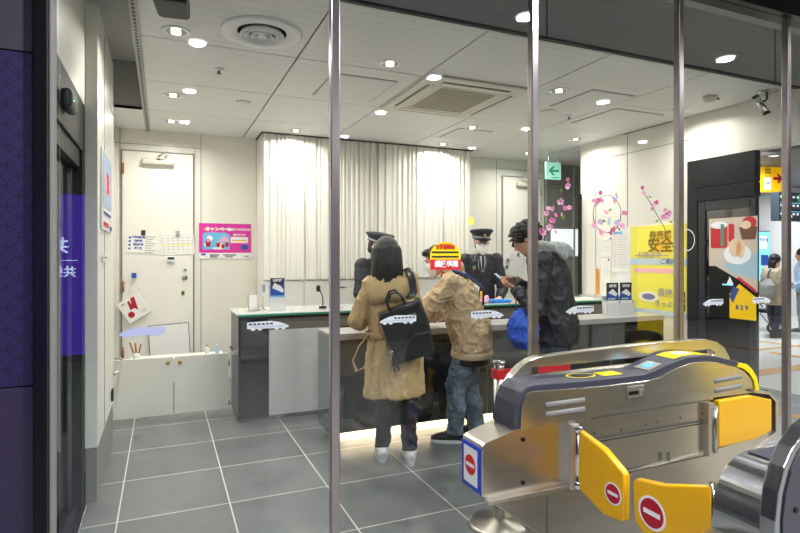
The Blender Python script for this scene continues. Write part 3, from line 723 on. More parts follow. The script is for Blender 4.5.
# posters on the left wing wall (facing +X)
WX = -.362
def onleft(name, label, px0, px1, py0, py1, m, pr):
    y0 = P(px0, 250, X=WX).y; y1 = P(px1, 250, X=WX).y; z1 = P(px0, py0, X=WX).z; z0 = P(px0, py1, X=WX).z
    o = panel(name, label, 'poster', (WX+.004, (y0+y1)/2, (z0+z1)/2), y1-y0, z1-z0, m, PI/2); pr(o, y1-y0, z1-z0)
onleft('poster', 'large pale poster on the left white wing wall', 101, 110.5, 146, 229, 'white', lambda o, w, h: prints(o, [('pale_blue', [('r', -w*.44, -h*.2, w*.44, h*.46)]), ('pink', [('p', circle(0, h*.1, w*.3, h*.16))]), ('ink_red', [('r', -w*.4, -h*.45, w*.1, -h*.4), ('t', '旅', .16, 0, h*.1)]), ('ink_blue', [('r', w*.25, -h*.48, w*.45, -h*.42), ('r', -w*.4, -h*.3, w*.35, -h*.27)])], -.005))
onleft('poster', 'small notice under the large poster on the wing wall', 102, 106, 255, 262, 'white', lambda o, w, h: prints(o, [('ink_grey', [('r', -w*.4, 0, w*.4, .01)])], -.005))
# right wall notice board, notices and the drawn yellow reflection (facing -X)
RW = RX-.003
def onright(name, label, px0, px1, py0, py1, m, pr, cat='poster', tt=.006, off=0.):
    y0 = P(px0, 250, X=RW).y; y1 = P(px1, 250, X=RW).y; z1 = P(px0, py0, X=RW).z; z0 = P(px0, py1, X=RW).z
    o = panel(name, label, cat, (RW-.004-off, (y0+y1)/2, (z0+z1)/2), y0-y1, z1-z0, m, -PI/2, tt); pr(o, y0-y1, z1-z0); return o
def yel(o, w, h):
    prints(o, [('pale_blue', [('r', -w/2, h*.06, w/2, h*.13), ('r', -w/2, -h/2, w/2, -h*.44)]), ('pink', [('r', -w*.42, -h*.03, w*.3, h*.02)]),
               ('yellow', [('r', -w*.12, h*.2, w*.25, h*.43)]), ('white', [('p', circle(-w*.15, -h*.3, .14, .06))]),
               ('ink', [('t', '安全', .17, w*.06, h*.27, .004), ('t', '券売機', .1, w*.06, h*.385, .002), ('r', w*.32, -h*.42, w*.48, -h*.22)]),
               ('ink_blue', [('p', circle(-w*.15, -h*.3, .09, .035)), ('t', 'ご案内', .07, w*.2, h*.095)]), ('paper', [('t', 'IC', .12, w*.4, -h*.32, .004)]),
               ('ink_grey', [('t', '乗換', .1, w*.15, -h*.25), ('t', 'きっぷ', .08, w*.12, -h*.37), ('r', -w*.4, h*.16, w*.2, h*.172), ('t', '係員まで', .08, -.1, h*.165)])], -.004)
onright('poster', 'big yellow information poster on the right wall', 631, 687, 227, 312, 'yellow_pale', yel)  # yellow reflection in the glass, drawn as a sheet on the wall
onright('notice_sheet', 'white sheet with colour bar on the right wall, left of the yellow poster', 613, 629.5, 231, 272, 'paper', lambda o, w, h: prints(o, [('sky_blue', [('r', -w*.45, h*.42, w*.1, h*.48)]), ('ink_red', [('r', -w*.4, h*.4-k*.03, -w*.3, h*.41-k*.03) for k in range(14)]), ('ink_grey', [('r', -w*.2, h*.4-k*.03, w*.4, h*.405-k*.03) for k in range(14)])], -.004), 'notice')
onright('notice_sheet', 'white curling notice high on the right wall by the blossom wreath', 602, 612, 238, 256, 'paper', lambda o, w, h: prints(o, [('ink_grey', [('r', -w*.4, h*.35-k*.03, w*.4, h*.36-k*.03) for k in range(5)]), ('ink_blue', [('p', circle(w*.4, h*.45, .012))])], -.004), 'notice')
onright('notice_sheet', 'narrow white notice above the counter end on the right wall', 602, 611, 259, 283, 'paper', lambda o, w, h: prints(o, [('ink_grey', [('r', -w*.3, h*.4-k*.03, w*.3, h*.41-k*.03) for k in range(7)]), ('ink_blue', [('p', circle(w*.3, h*.47, .012))])], -.004), 'notice')
t = onright('whiteboard', 'pale framed board behind the notices on the right wall', 617, 660, 228, 300, 'white', lambda o, w, h: prints(o, [('ink_grey', [('r', -w/2, -.005, w/2, 0), ('r', -w/2, -h*.3, w/2, -h*.295)])], -.003), 'board', .002, -.002)
q = B(); q.box((0, 0, 0), (.02, .03, .32)); o = q.obj('folded_umbrella', 'orange'); o.location = (5.04, 5.36, 1.02); props(o, 'thin orange stick leaning on the right wall corner', 'stick')
# hall signs
t = thing('arrow_sign', 'yellow hanging sign with a red right arrow beyond the doorway', 'sign', P(774, 179, Y=6.8), math.radians(-12))
q = B(); q.box((-.3, -.06, -.26), (.32, .06, .26), .01); q.obj('light_box', 'sign_yellow', t)
prints(t, [('crimson', [('p', [(-.08, .03), (.04, .03), (.0, .09), (.04, .09), (.14, 0), (.04, -.09), (.0, -.09), (.04, -.03), (-.08, -.03)])]), ('white', [('r', -.28, -.22, -.13, .02)]), ('ink', [('t', '出', .14, -.2, .14), ('t', 'EXIT', .05, -.205, -.1)])], -.062)
q = B(); q.cyl((0, 0, .26), (0, 0, 3.2-t.location.z), .02); q.obj('hanger', 'steel_dk', t)
t = thing('departure_board', 'dark electronic departure board with coloured rows beyond the doorway', 'display board', P(787, 207, Y=6.6), 0)
q = B(); q.box((-.36, -.08, -.27), (.9, .08, .27), .01); q.obj('housing', 'sign_board', t)
prints(t, [('screen_pink', [('r', -.2, .12, -.02, .22)]), ('screen_green', [('r', -.34, .15, -.24, .2), ('r', .2, .1, .4, .24)]), ('screen_white', [('r', -.33+.12*i, .16-.16*j, -.27+.12*i, .2-.16*j) for i in range(7) for j in range(3)]+[('t', '13:20', .08, .55, .1), ('t', '東京', .08, -.12, -.04), ('t', '名古屋', .08, -.1, -.2)]), ('screen_cyan', [('r', -.33, .065, .3, .075), ('r', -.33, -.1, .3, -.09)])], -.082)
t = thing('video_screen', 'tall pale blue display screen on the far hall wall', 'screen', P(762.5, 257, Y=8.55), 0)
q = B(); q.box((-.22, -.04, -.62), (.22, .04, .62), .01); q.obj('frame', 'black', t)
prints(t, [('screen_cyan', [('r', -.2, -.6, .2, .6)]), ('screen_white', [('r', -.16, .2, .1, .5), ('p', circle(.0, -.35, .1))]), ('ink_blue', [('r', -.12, -.2, .15, .05), ('t', '新幹線', .1, 0, .4)])], -.042)
# drinks advert reflected in the dark doorway, drawn as a glowing panel
t = thing('advert_reflection', 'reflected advert with red tins and a white bowl, drawn glowing on the doorway', 'advert', (RX-.022, 0, 0), -PI/2)
y0 = P(709, 250, X=RX-.03).y; y1 = P(757.5, 250, X=RX-.03).y; w = y0-y1; z1 = P(709, 219, X=RX-.03).z; z0 = P(757, 322, X=RX-.03).z
t.location.y = (y0+y1)/2; t.location.z = (z0+z1)/2; h = z1-z0
q = B(); q.box((-w/2, -.004, -h/2), (w/2, .012, h/2)); q.obj('panel', 'black', t)
prints(t, [('ad_sand', [('r', -w/2, h*.02, w/2, h/2), ('p', [(-w*.35, h*.02), (w*.5, h*.02), (w*.5, -h*.22), (w*.1, -h*.1)])]),
           ('ad_blue', [('p', [(-w*.2, h*.03), (w*.5, h*.16), (w*.5, -h*.1), (w*.0, -h*.05)])]),
           ('ad_red', [('p', rrect(-w*.46, h*.2, -w*.1, h*.42, .02)), ('p', rrect(-w*.08, h*.26, .02, h*.44, .02)), ('p', circle(w*.34, h*.44, w*.14, h*.06))]),
           ('ad_white', [('p', circle(-w*.28, h*.43, w*.18, h*.035)), ('p', circle(w*.1, h*.14, w*.28, h*.1)), ('p', [(-w*.05, -h*.08), (w*.03, -h*.16), (-w*.12, -h*.16)])]),
           ('ad_brown', [('p', [(w*.14, h*.4), (w*.5, h*.4), (w*.46, h*.28), (w*.2, h*.28)])]),
           ('ad_cream', [('p', circle(w*.06, h*.2, w*.13, h*.09)), ('p', circle(w*.17, h*.19, w*.09, h*.09)), ('p', circle(w*.28, h*.42, w*.1, h*.04))]),
           ('ad_green', [('r', -w*.24, h*.22, -w*.17, h*.44)]),
           ('ad_yellow', [('p', [(-w*.05, -h*.49), (-w*.05, -h*.25), (w*.15, -h*.15), (w*.48, -h*.27), (w*.48, -h*.49)])]),
           ('ad_red', [('p', [(w*.1, -h*.1), (w*.48, -h*.23), (w*.48, -h*.2), (w*.14, -h*.08)])]),
           ('ad_navy', [('p', [(-w*.05, -h*.28), (w*.02, -h*.17), (w*.15, -h*.2), (w*.02, -h*.34)]), ('t', '8 2 9', .06, w*.2, -h*.38)]),
           ('screen_cyan', [('r', -w*.2, -h*.17, w*.02, -h*.155)])], -.006)
# ================================================================== GLASS DECALS
def train(label, px0, px1, py0, py1, left, m='decal_white'):
    a = P(px0, py1, Y=GY); c = P(px1, py0, Y=GY); w = c.x-a.x; h = c.z-a.z
    t = thing('train_decal', label, 'train sticker', ((a.x+c.x)/2, GY-.001, (a.z+c.z)/2), group='train stickers on the glass')
    s = -1 if left else 1
    body = [(-.5, -.28), (-.5, .42), (.05, .5), (.25, .36), (.42, .05), (.5, -.18), (.47, -.3)]
    for cx in (.36, .2, -.2, -.36): body += [(cx+.05, -.32), (cx+.04, -.5), (cx-.04, -.5), (cx-.05, -.32)]
    me = curve_mesh([[(s*x*w, z*h) for x, z in body]], .0006)
    for v in me.vertices: v.co = Vector((v.co.x, v.co.z, v.co.y))
    link('silhouette', me, m, t)
    if m == 'decal_white':
        prints(t, [('ink', [('r', *sorted((s*(-.46+.1*k)*w, s*(-.39+.1*k)*w))[:1], .12*h, sorted((s*(-.46+.1*k)*w, s*(-.39+.1*k)*w))[1], .3*h) for k in range(6)]), ('ink_grey', [('r', -.42*w, -.12*h, .42*w, -.08*h)])], -.0008, 'window_row', .0006)
train('faded lilac train sticker before the papered door', 118, 165, 326, 338, True, 'decal_lilac')
train('white train sticker over the dark counter end', 247, 289, 320, 331, False)
train('white train sticker over the black backpack', 379.5, 416, 314.5, 325, True)
train('white train sticker right of the short beige jacket', 471, 503.5, 309.5, 319.5, False)
train('white train sticker below the man in black jacket', 566, 593.4, 305, 314.5, True)
train('white train sticker on the dark doorway', 702.8, 723, 298.5, 306.5, True)
train('white train sticker left of the last visible mullion', 752.6, 770.6, 296.5, 304, False)
# yellow and red sticker on the glass
a = P(430, 270, Y=GY); c = P(460.5, 242, Y=GY)
t = thing('glass_sticker', 'yellow and red round topped sticker on the glass covering a head', 'sticker', ((a.x+c.x)/2, GY-.001, (a.z+c.z)/2)); w, h = c.x-a.x, c.z-a.z
me = curve_mesh([[(-w/2, -h/2), (w/2, -h/2), (w/2, 0)]+[(w/2*math.cos(q_), h*.5*math.sin(q_)) for q_ in [PI*i/16 for i in range(1, 16)]]+[(-w/2, 0)]], .0006)
for v in me.vertices: v.co = Vector((v.co.x, v.co.z, v.co.y))
link('sheet', me, 'yellow_br', t)
prints(t, [('red', [('r', -w/2, -h/2, w/2, -h*.13), ('t', '新幹線専用', .019, 0, h*.3, .0012), ('r', -w*.2, h*.4, w*.2, h*.43)]), ('ink', [('r', -w*.45, h*.1, w*.42, h*.16), ('r', -w*.45, -h*.06, w*.42, 0)]), ('white', [('t', '乗換専用', .03, .004, -h*.3, .002)])], -.0012, 'printed_mark', .0005)
o = panel('glass_sticker', 'small pale yellow square sticker on the glass above the clerk', 'sticker', P(471, 221, Y=GY)+Vector((0, -.001, 0)), .028, .034, 'yellow_pale', t_=.001)
# faint circle mark on the doorway panel
t = thing('ring_decal', 'white ring sticker on the glass right of the yellow poster', 'sticker', P(687, 240, Y=GY)+Vector((0, -.001, 0)))
me = curve_mesh([circle(0, 0, .062, .062, 40), circle(0, 0, .057, .057, 40)], .0005)
for v in me.vertices: v.co = Vector((v.co.x, v.co.z, v.co.y))
link('ring', me, 'decal_white', t)
# ================================================================== TICKET GATES
def G(px, py, Y):
    p = P(px, py, Y=Y); return (p.x, p.z)
def GL(pts, Y): return [G(a, b, Y) for a, b in pts]
YF, YA0, YA1 = 1.83, 1.985, 2.03
gate = thing('ticket_gate', 'long steel ticket gate with yellow flaps and arched rear panel before the glass', 'ticket gate', (0, 0, 0))
outer = GL([(498.5, 424), (500, 408), (503, 396), (507.5, 385), (513.5, 375), (521, 366.5), (530.5, 359.8), (540, 356.8), (560, 354), (593, 350), (640, 344.5), (680, 340.8), (698, 339.5), (708, 339.5), (717, 341.5), (724.5, 347), (729.5, 356), (733, 368), (734, 400)], YA0)
outer += [(outer[-1][0], .6), (outer[0][0], .6)]
def slot(pts): return GL(pts, YA0)
inner = slot([(529, 372), (530.5, 368.5), (534, 367.2), (560, 365.6), (640, 357.6), (680, 353.2), (706, 350), (711.5, 349.6), (714.3, 351.5), (714, 354.5), (710, 356), (680, 359.5), (640, 364.5), (560, 373.5), (536, 377), (531, 376)])
plate('arch_panel', [outer, inner], YA0, YA1, 'steel_h', gate, .004)
# dark shell of the body, seen as top, end cap and front trim
shell = GL([(515, 431), (514.5, 420), (516.5, 404), (521, 392.5), (528, 386), (536, 384.2), (580, 381), (620, 377), (645, 374), (655, 370.5), (668, 364), (688, 357), (700, 355.5), (715, 356), (736, 361), (742, 363.5), (748, 368), (753, 375), (756, 384), (757, 392)], YF)
x0s, x1s = shell[0][0], shell[-1][0]
shell += [(x1s, .80), (1.62, .80), (1.62, .70), (x0s+.27, .70), (x0s+.27, .803), (x0s, .803)]
plate('top_shell', shell, YF, YA0, 'charcoal', gate, .006)
face = GL([(520, 431), (519.8, 420), (521, 405), (525, 394.5), (530, 391.2), (560, 389), (600, 386), (625, 383), (650, 379.5), (660, 376.5), (668, 371.5), (680, 366), (690, 362.6), (705, 361.3), (715, 362), (735, 367), (743, 371), (750, 379), (752.5, 392), (715, 399), (640, 410), (580, 420)], YF)
plate('front_face', face, YF-.008, YF+.005, 'steel_h', gate, .002)
trim = GL([(738, 362.3), (745, 364), (750, 368.5), (755, 377), (757.8, 391), (753.5, 391.5), (752, 381), (747, 373), (742, 369), (737, 367)], YF)
plate('edge_trim', trim, YF-.012, YA0, 'yellow_br', gate, .003)
for pts in ([(545, 404.6), (583, 399.4)], [(545, 414), (583, 408.5)], [(713.5, 380.8), (740, 376)], [(713.5, 390.5), (740, 385.5)]):
    (xa, za), (xb, zb) = GL(pts, YF)
    q = B(); q.tube([(xa, YF-.008, za), (xa*.5+xb*.5, YF-.008, za*.5+zb*.5), (xb, YF-.008, zb)], [(.011, .006)]*3, 12, side=(0, 0, 1)); q.obj('speaker_slot', 'grey_soft', gate, True)
# middle band with seams
YM = 1.838
x0, x1 = G(577, 440, YM)[0], G(710, 420, YM)[0]
zt = G(640, 411, YM)[1]; zm1 = G(640, 433.5, YM)[1]; zb = G(640, 468.5, YM)[1]
q = B(); q.box((x0, YM-.01, zm1+.002), (x1, YM+.14, zt+.02), .002); q.obj('upper_panel', 'steel_h', gate)
q = B(); q.box((x0, YM-.01, zb+.002), (x1, YM+.14, zm1-.002), .002); q.obj('middle_panel', 'steel_h', gate)
q = B(); q.box((x0+.01, YM, zb-.01), (x1, YM+.13, zt)); q.box((x1-.005, YM, .5), (x1+.06, YM+.14, zt)); q.obj('panel_core', 'black', gate)
for px, py in ((621, 429.5), (645.5, 424.5), (657.5, 422), (680.3, 418), (702, 413.5), (594.5, 433)):
    a = P(px, py, Y=YM-.01); q = B(); q.cyl((a.x, YM-.012, a.z), (a.x, YM-.005, a.z), .004, seg=10); q.obj('screw', 'black', gate)
for pa, pb in (((592, 418.6), (710, 400.3)), ((590, 440.2), (710, 420.6)), ((629, 472), (711, 454.3))):
    (xa, za), (xb, zb2) = G(*pa, 1.815), G(*pb, 1.815); yy = 1.8135 if pa[1] > 470 else 1.8205
    q = B(); q.loft([[(xa, yy, za-.002), (xa, yy+.006, za-.002), (xa, yy+.006, za+.002), (xa, yy, za+.002)], [(xb, yy, zb2-.002), (xb, yy+.006, zb2-.002), (xb, yy+.006, zb2+.002), (xb, yy, zb2+.002)]]); q.obj('panel_joint', 'seam_dark', gate)
# card slot
a = P(635, 391.5, Y=YF-.008)
q = B(); q.box((a.x-.056, YF-.0095, a.z-.032), (a.x+.056, YF-.004, a.z+.032), .003); q.obj('card_slot_rim', 'seam_dark', gate)
q = B(); q.box((a.x-.052, YF-.012, a.z-.028), (a.x+.052, YF-.004, a.z+.028), .004); s_ = q.obj('card_slot', 'steel', gate)
q = B(); q.box((a.x-.042, YF-.0135, a.z-.012), (a.x+.015, YF-.0115, a.z+.004)); q.obj('opening', 'black', s_)
q = B(); q.cyl((a.x+.03, YF-.02, a.z+.0), (a.x+.03, YF-.011, a.z+.0), .012, seg=18); q.obj('lock', 'chrome', s_, True)
# vent
v = B()
for px in (660, 668):
    a = P(px, 456.5, Y=YM-.01)
    for k in range(5): v.box((a.x-.012, YM-.0115, a.z-.016+k*.008), (a.x+.012, YM-.0095, a.z-.012+k*.008))
v.obj('vent', 'seam_dark', gate)
# nose box with sign, then the flap bays
zN0 = .556
nose = [(1.148, zN0), (1.148, .735), (1.153, .752), (1.165, .762), (1.31, .802), (1.60, .802), (1.60, .53), (1.20, .53)]
plate('nose_box', nose, YF+.012, YA0+.01, 'steel_h', gate, .003)
q = B(); q.box((1.16, YF-.02, .53), (1.58, YF+.012, .545), .002); q.obj('lip', 'steel', gate)
for px, py in ((523, 439.5), (523, 482.5)):
    a = P(px, py, Y=YF+.011); q = B(); q.cyl((a.x, a.y-.003, a.z), (a.x, a.y+.002, a.z), .009, seg=16); q.obj('bolt', 'black', gate)
sg = B(); sg.box((1.1435, YF+.018, zN0+.004), (1.149, YA0+.006, .742), .002); sg = sg.obj('end_sign', 'blue_sign', gate)
yc = (YF+YA0)/2+.012
def side_disc(nm, m, r, x, dz=.655):
    b = B(); b.cyl((x, yc, dz), (x-.0012, yc, dz), r, seg=30); return b.obj(nm, m, sg)
b = B(); b.box((1.142, yc-.052, .578), (1.1437, yc+.052, .725)); b.obj('white_field', 'white', sg)
side_disc('red_disc', 'red', .04, 1.142); b = B(); b.box((1.1400, yc-.032, .648), (1.1409, yc+.032, .662)); b.obj('white_bar', 'white', sg)
# lower body
low = [(1.19, .528), (1.40, .37), (1.62, .12), (1.66, 0), (2.40, 0), (2.46, .25), (2.655, .46), G(771, 432, 1.815), (G(771, 432, 1.815)[0], .62), G(716, 456, 1.815), G(640, 470, 1.815), (1.62, .528)]
lw = G(716, 449, 1.815); low[8:11] = [(G(771, 430, 1.815)[0], .6), (lw[0], lw[1]), G(628, 473, 1.815)]
plate('lower_body', low, 1.815, YA0, 'steel_h', gate, .003)
for px in (547, 653, 736):
    x = G(px, 480, 1.814)[0]; q = B(); q.box((x-.0015, 1.8135, .05), (x+.0015, 1.8155, {547: .52, 653: .49, 736: .52}[px])); q.obj('panel_joint', 'seam_dark', gate)
# left flap (open, at right angle) with hinge post
q = B(); q.box((1.555, 1.80, .525), (1.60, 1.86, .80), .006); q.obj('hinge_post', 'steel', gate)
q = B(); q.cyl((1.59, 1.80, .53), (1.59, 1.80, .79), .014, seg=16); q.cyl((1.59, 1.80, .53), (1.59, 1.80, .56), .02, seg=16); q.cyl((1.59, 1.8, .765), (1.59, 1.8, .79), .02, seg=16); q.obj('hinge_pin', 'chrome', gate, True)
def flap_yz(name, pts, xc, parent, disc, r):
    """flap lying in a plane of constant X; pts in Y,Z"""
    me = curve_mesh([pts], .0165, .008)
    for v in me.vertices: v.co = Vector((xc+v.co.z, v.co.x, v.co.y))
    f = link(name, me, 'yellow', parent, True)
    for p_ in f.data.polygons: p_.use_smooth = abs(p_.normal.x) < .99 and p_.area < .002
    s = -1
    for k, (m, rr) in enumerate((('white', r*1.18), ('crimson', r))):
        b = B(); b.cyl((xc+s*.0165, disc[0], disc[1]), (xc+s*(.0175+.0006*k), disc[0], disc[1]), rr, seg=36); b.obj('no_entry_disc', m, f)
    b = B(); b.box((xc-.0187, disc[0]-r*.72, disc[1]-r*.17), (xc-.018, disc[0]+r*.72, disc[1]+r*.17)); b.obj('white_bar', 'white', f)
    return f
flap_yz('flap', [(1.80, .775), (1.80, .535), (1.65, .484), (1.56, .497), (1.545, .51), (1.545, .675), (1.555, .688), (1.65, .742)], 1.60, gate, (1.60, .588), .036)
# closed right flap in its bay
bay = GL([(712, 397), (767, 390), (775, 399), (775, 432), (744, 458), (712, 466)], 1.825)
plate('flap_bay', bay, 1.822, 1.9, 'charcoal_dk', gate, .003)
rim = GL([(752, 389.5), (768, 391.5), (776.5, 400.5), (776.5, 433), (741.5, 463.5), (739.5, 461), (773.5, 431.5), (773.5, 401.5), (767, 394.2), (752, 392.2)], 1.812)
plate('bay_rim', rim, 1.80, 1.9, 'steel', gate, .002)
fl = GL([(718, 401), (751, 395.5), (771, 399.5), (771, 430.5), (757, 438.5), (718, 447.5)], 1.80)
plate('flap', fl, 1.795, 1.825, 'yellow', gate, .006)
xh = G(713, 420, 1.80)[0]
q = B(); q.box((xh-.03, 1.80, .545), (xh+.012, 1.86, .80), .004); q.obj('hinge_post', 'steel', gate)
q = B(); q.cyl((xh+.014, 1.797, .56), (xh+.014, 1.797, .785), .01, seg=14); q.obj('hinge_pin', 'chrome', gate, True)
# card reader on the top shell
def topz(x):
    zz = None
    for (xa, za), (xb, zb_) in zip(shell, shell[1:]):
        if xa <= x <= xb and za > .8: zz = za+(zb_-za)*(x-xa)/(xb-xa+1e-9)
    return zz
def on_top(xa, xb, ya, yb, name, m, lift=.002, parent=None):
    q = B(); n = 6
    for i in range(n):
        u0 = xa+(xb-xa)*i/n; u1 = xa+(xb-xa)*(i+1)/n
        z0, z1 = topz(u0), topz(u1)
        q.loft([[(u0, ya, z0-.004), (u0, yb, z0-.004), (u0, yb, z0+lift), (u0, ya, z0+lift)], [(u1, ya, z1-.004), (u1, yb, z1-.004), (u1, yb, z1+lift), (u1, ya, z1+lift)]])
    return q.obj(name, m, parent or gate)
cx_ = P(590, 378, Z=.98).x-.12
cx_ = 1.70
pts = []
q = B()
ring_o = [Vector((cx_+.075*math.cos(a), (YF+YA0)/2+.0+.045*math.sin(a), 0)) for a in [2*PI*i/32 for i in range(32)]]
ring_i = [Vector((cx_+.066*math.cos(a), (YF+YA0)/2+.0+.037*math.sin(a), 0)) for a in [2*PI*i/32 for i in range(32)]]
for i in range(32):
    j = (i+1) % 32; zs = [topz(v.x)+.003 for v in (ring_o[i], ring_o[j], ring_i[j], ring_i[i])]
    q.quad([Vector((v.x, v.y, z)) for v, z in zip((ring_o[i], ring_o[j], ring_i[j], ring_i[i]), zs)])
q.obj('reader_ring', 'yellow_br', gate)
on_top(cx_-.035, cx_+.035, (YF+YA0)/2-.016, (YF+YA0)/2+.016, 'reader_icon', 'black')
on_top(cx_+.10, cx_+.21, (YF+YA0)/2-.035, (YF+YA0)/2+.03, 'yellow_label', 'yellow_br')
on_top(2.04, 2.13, YF+.02, YA0-.05, 'display_panel', 'steel', .004)
on_top(2.06, 2.11, YF+.04, YA0-.07, 'display_glass', 'sky_blue', .006)
on_top(2.22, 2.42, YF+.03, YA0-.02, 'yellow_label', 'yellow_br')
on_top(2.28, 2.36, YF+.05, YA0-.05, 'white_label', 'white', .004)
on_top(2.44, 2.52, YF+.03, YA0-.03, 'yellow_label', 'yellow_br')
# near gate, opposite side of the passage
ng = thing('ticket_gate', 'nearer steel ticket gate with a domed shiny end cropped by the picture corner', 'ticket gate', (0, 0, 0))
prof = [(1.575, .60)]+[(1.735-.16*math.cos(a), .70+.17*math.sin(a)) for a in [PI/2*i/20 for i in range(21)]]+[(3.2, .87), (3.2, .60)]
plate('domed_shell', prof, 1.008, 1.18, 'steel_aniso', ng, .002)
q = B(); q.box((1.72, 1.03, .868), (3.1, 1.165, .874), .002); q.obj('top_panel', 'charcoal', ng)
arch = [(1.52, .55), (1.522, .78), (1.535, .86), (1.56, .92), (1.60, .97), (1.66, 1.015), (1.74, 1.045), (1.84, 1.055), (3.2, 1.055), (3.2, .55)]
plate('arch_panel', arch, .955, 1.0, 'steel_dk', ng, .004)
plate('arch_inset', [(1.545, .56), (1.547, .78), (1.56, .85), (1.585, .91), (1.62, .955), (1.68, .995), (1.75, 1.02), (1.84, 1.03), (3.17, 1.03), (3.17, .56)], .950, .957, 'charcoal', ng, .001)
for x, z in ((1.60, .80), (1.75, .8)):
    q = B(); q.cyl((x, .946, z), (x, .952, z), .008, seg=14); q.obj('screw', 'black', ng)
plate('nose_box', [(1.40, .42), (1.40, .60), (1.41, .612), (1.575, .652), (1.75, .652), (1.75, .42)], 1.0, 1.185, 'steel', ng, .003)
plate('lower_body', [(1.45, .42), (1.68, .12), (1.70, 0), (3.1, 0), (3.1, .6), (1.6, .6), (1.6, .42)], .99, 1.20, 'steel_h', ng, .003)
f = flap_yz('flap', [(1.19, .775), (1.19, .53), (1.33, .48), (1.46, .50), (1.495, .53), (1.50, .55), (1.505, .668), (1.49, .687), (1.38, .708)], 1.60, ng, (1.418, .592), .05)
q = B(); q.cyl((1.60, 1.195, .54), (1.60, 1.195, .78), .014, seg=16); q.obj('hinge_pin', 'chrome', ng, True)
# stanchion with red belt behind the gate
t = thing('belt_stanchion', 'steel belt stanchion with red tape head half hidden by the gate', 'stanchion', P(499, 524, Z=0))
q = B(); q.lathe([(.17, 0), (.17, .008), (.15, .018), (.05, .03), (.035, .04)], seg=40); q.obj('base', 'steel', t, True)
q = B(); q.cyl((0, 0, .03), (0, 0, .84), .031, seg=24); q.obj('pole', 'steel', t, True)
q = B(); q.cyl((0, 0, .84), (0, 0, .905), .03, seg=24); q.cyl((0, 0, .895), (0, 0, .915), .036, seg=24); q.obj('head', 'chrome', t, True)
q = B(); q.box((-.033, -.033, .815), (.012, .033, .87), .004); q.box((.012, -.002, .82), (.5, .002, .865)); q.obj('belt', 'red', t)
# ================================================================== COUNTER THINGS
TZ = .98
def on_counter(px, py): return P(px, py, Z=TZ)
p = P(287, 308, Z=TZ+.002)
p = Vector((1.0, 5.25, TZ))
t = thing('leaflet_stand', 'clear leaflet stand holding a purple and blue train leaflet', 'leaflet stand', p, math.radians(-6))
q = B(); q.box((-.075, -.05, 0), (.075, .05, .006), .002); q.box((-.075, -.052, .0), (.075, -.046, .13)); q.box((-.075, .03, 0), (.075, .036, .24)); q.obj('holder', 'counter_white', t)
p2 = panel('train_leaflet', 'blue and purple train leaflet standing in the clear stand on the counter', 'leaflet', p+Vector((0, -.005, .215)), .13, .19, 'ink_blue', math.radians(-6))
prints(p2, [('purple_pole', [('r', -.065, .03, .065, .095)]), ('white', [('p', [(-.05, .0), (.05, -.045), (.06, -.02), (.03, .02), (-.03, .05)]), ('t', '新幹線', .028, 0, .072)]), ('sky_blue', [('r', -.065, -.095, .065, -.07)])], -.004)
t = thing('card_stand', 'small white easel stand at the left end of the counter', 'card stand', (.79, 5.3, TZ), math.radians(15))
q = B(); q.tube([(-.05, 0, 0), (-.05, .02, .14), (-.02, .03, .17), (.03, .03, .16), (.05, .0, 0)], .005, 8); q.box((-.055, -.03, 0), (.055, .04, .006), .002); q.obj('wire_frame', 'steel', t, True)
q = B(); q.box((-.04, .01, .01), (.04, .014, .15)); q.obj('card', 'paper', t)
t = thing('card_terminal', 'slim upright white terminal beside the train leaflet', 'terminal', (.895, 5.42, TZ), math.radians(20))
q = B(); q.cyl((0, 0, 0), (0, 0, .008), .04, seg=20); q.cyl((0, 0, 0), (0, 0, .12), .007, seg=10); q.obj('stand', 'steel', t, True)
q = B(); q.box((-.025, -.012, .12), (.025, .012, .26), .004); q.obj('body', 'counter_white', t); prints(t, [('ink_grey', [('r', -.017, .17, .017, .24)])], -.014, 'screen')
t = thing('gooseneck_microphone', 'black gooseneck microphone on the counter beside the second mullion', 'microphone', (1.46, 5.3, TZ))
q = B(); q.cyl((0, 0, 0), (0, 0, .02), .04, seg=18); q.tube([(0, 0, .02), (0, .0, .1), (-.02, -.02, .15), (-.045, -.03, .19)], .006, 8); q.obj('stem', 'black', t, True)
q = B(); q.ell((-.055, -.032, .2), (.022, .022, .035)); q.obj('foam_head', 'black', t, True)
# white basket
a = P(467, 297, Z=TZ)
t = thing('basket', 'white plastic basket standing between the customer and the clerk', 'basket', (3.15, 5.38, TZ))
q = B()
def ringz(z, w, d): return [Vector((x, y, z)) for x, y in rrect(-w, -d, w, d, .03, 4)]
q.loft([ringz(.0, .10, .07), ringz(.2, .135, .1), ringz(.2, .125, .09), ringz(.01, .092, .062)]); q.obj('body', 'paper', t)
q = B(); q.loft([ringz(.19, .137, .102), ringz(.205, .142, .107), ringz(.21, .14, .105), ringz(.205, .122, .087), ringz(.192, .12, .085)]); q.obj('rim', 'white', t)
q = B()
for k in range(7): q.box((-.1+k*.03, -.097, .05), (-.09+k*.03, -.072, .17))
q.obj('slat_gap', 'ink_grey', t)['kind'] = 'stuff'
t = thing('cash_tray', 'bright blue tray on the counter before the capped clerk', 'tray', (3.47, 5.2, TZ))
q = B(); q.loft([ringz(.0, .11, .07), ringz(.03, .14, .09), ringz(.03, .13, .08), ringz(.008, .1, .065)]); q.obj('tray', 'tray_blue', t)
t = thing('pink_tissue', 'crumpled pink paper flower beside the blue tray', 'paper flower', (3.25, 5.16, TZ))
q = B()
for i in range(9): q.ell((.03*math.cos(i*2.1), .02*math.sin(i*2.1), .03+.012*(i % 4)), (.026, .018, .022), seg=10, rings=7)
q.obj('petals', 'pink', t, True)
q = B(); q.tube([(-.02, 0, .03), (-.04, 0, .1), (-.045, 0, .13)], .012, 8); q.obj('yellow_stem', 'yellow', t, True)
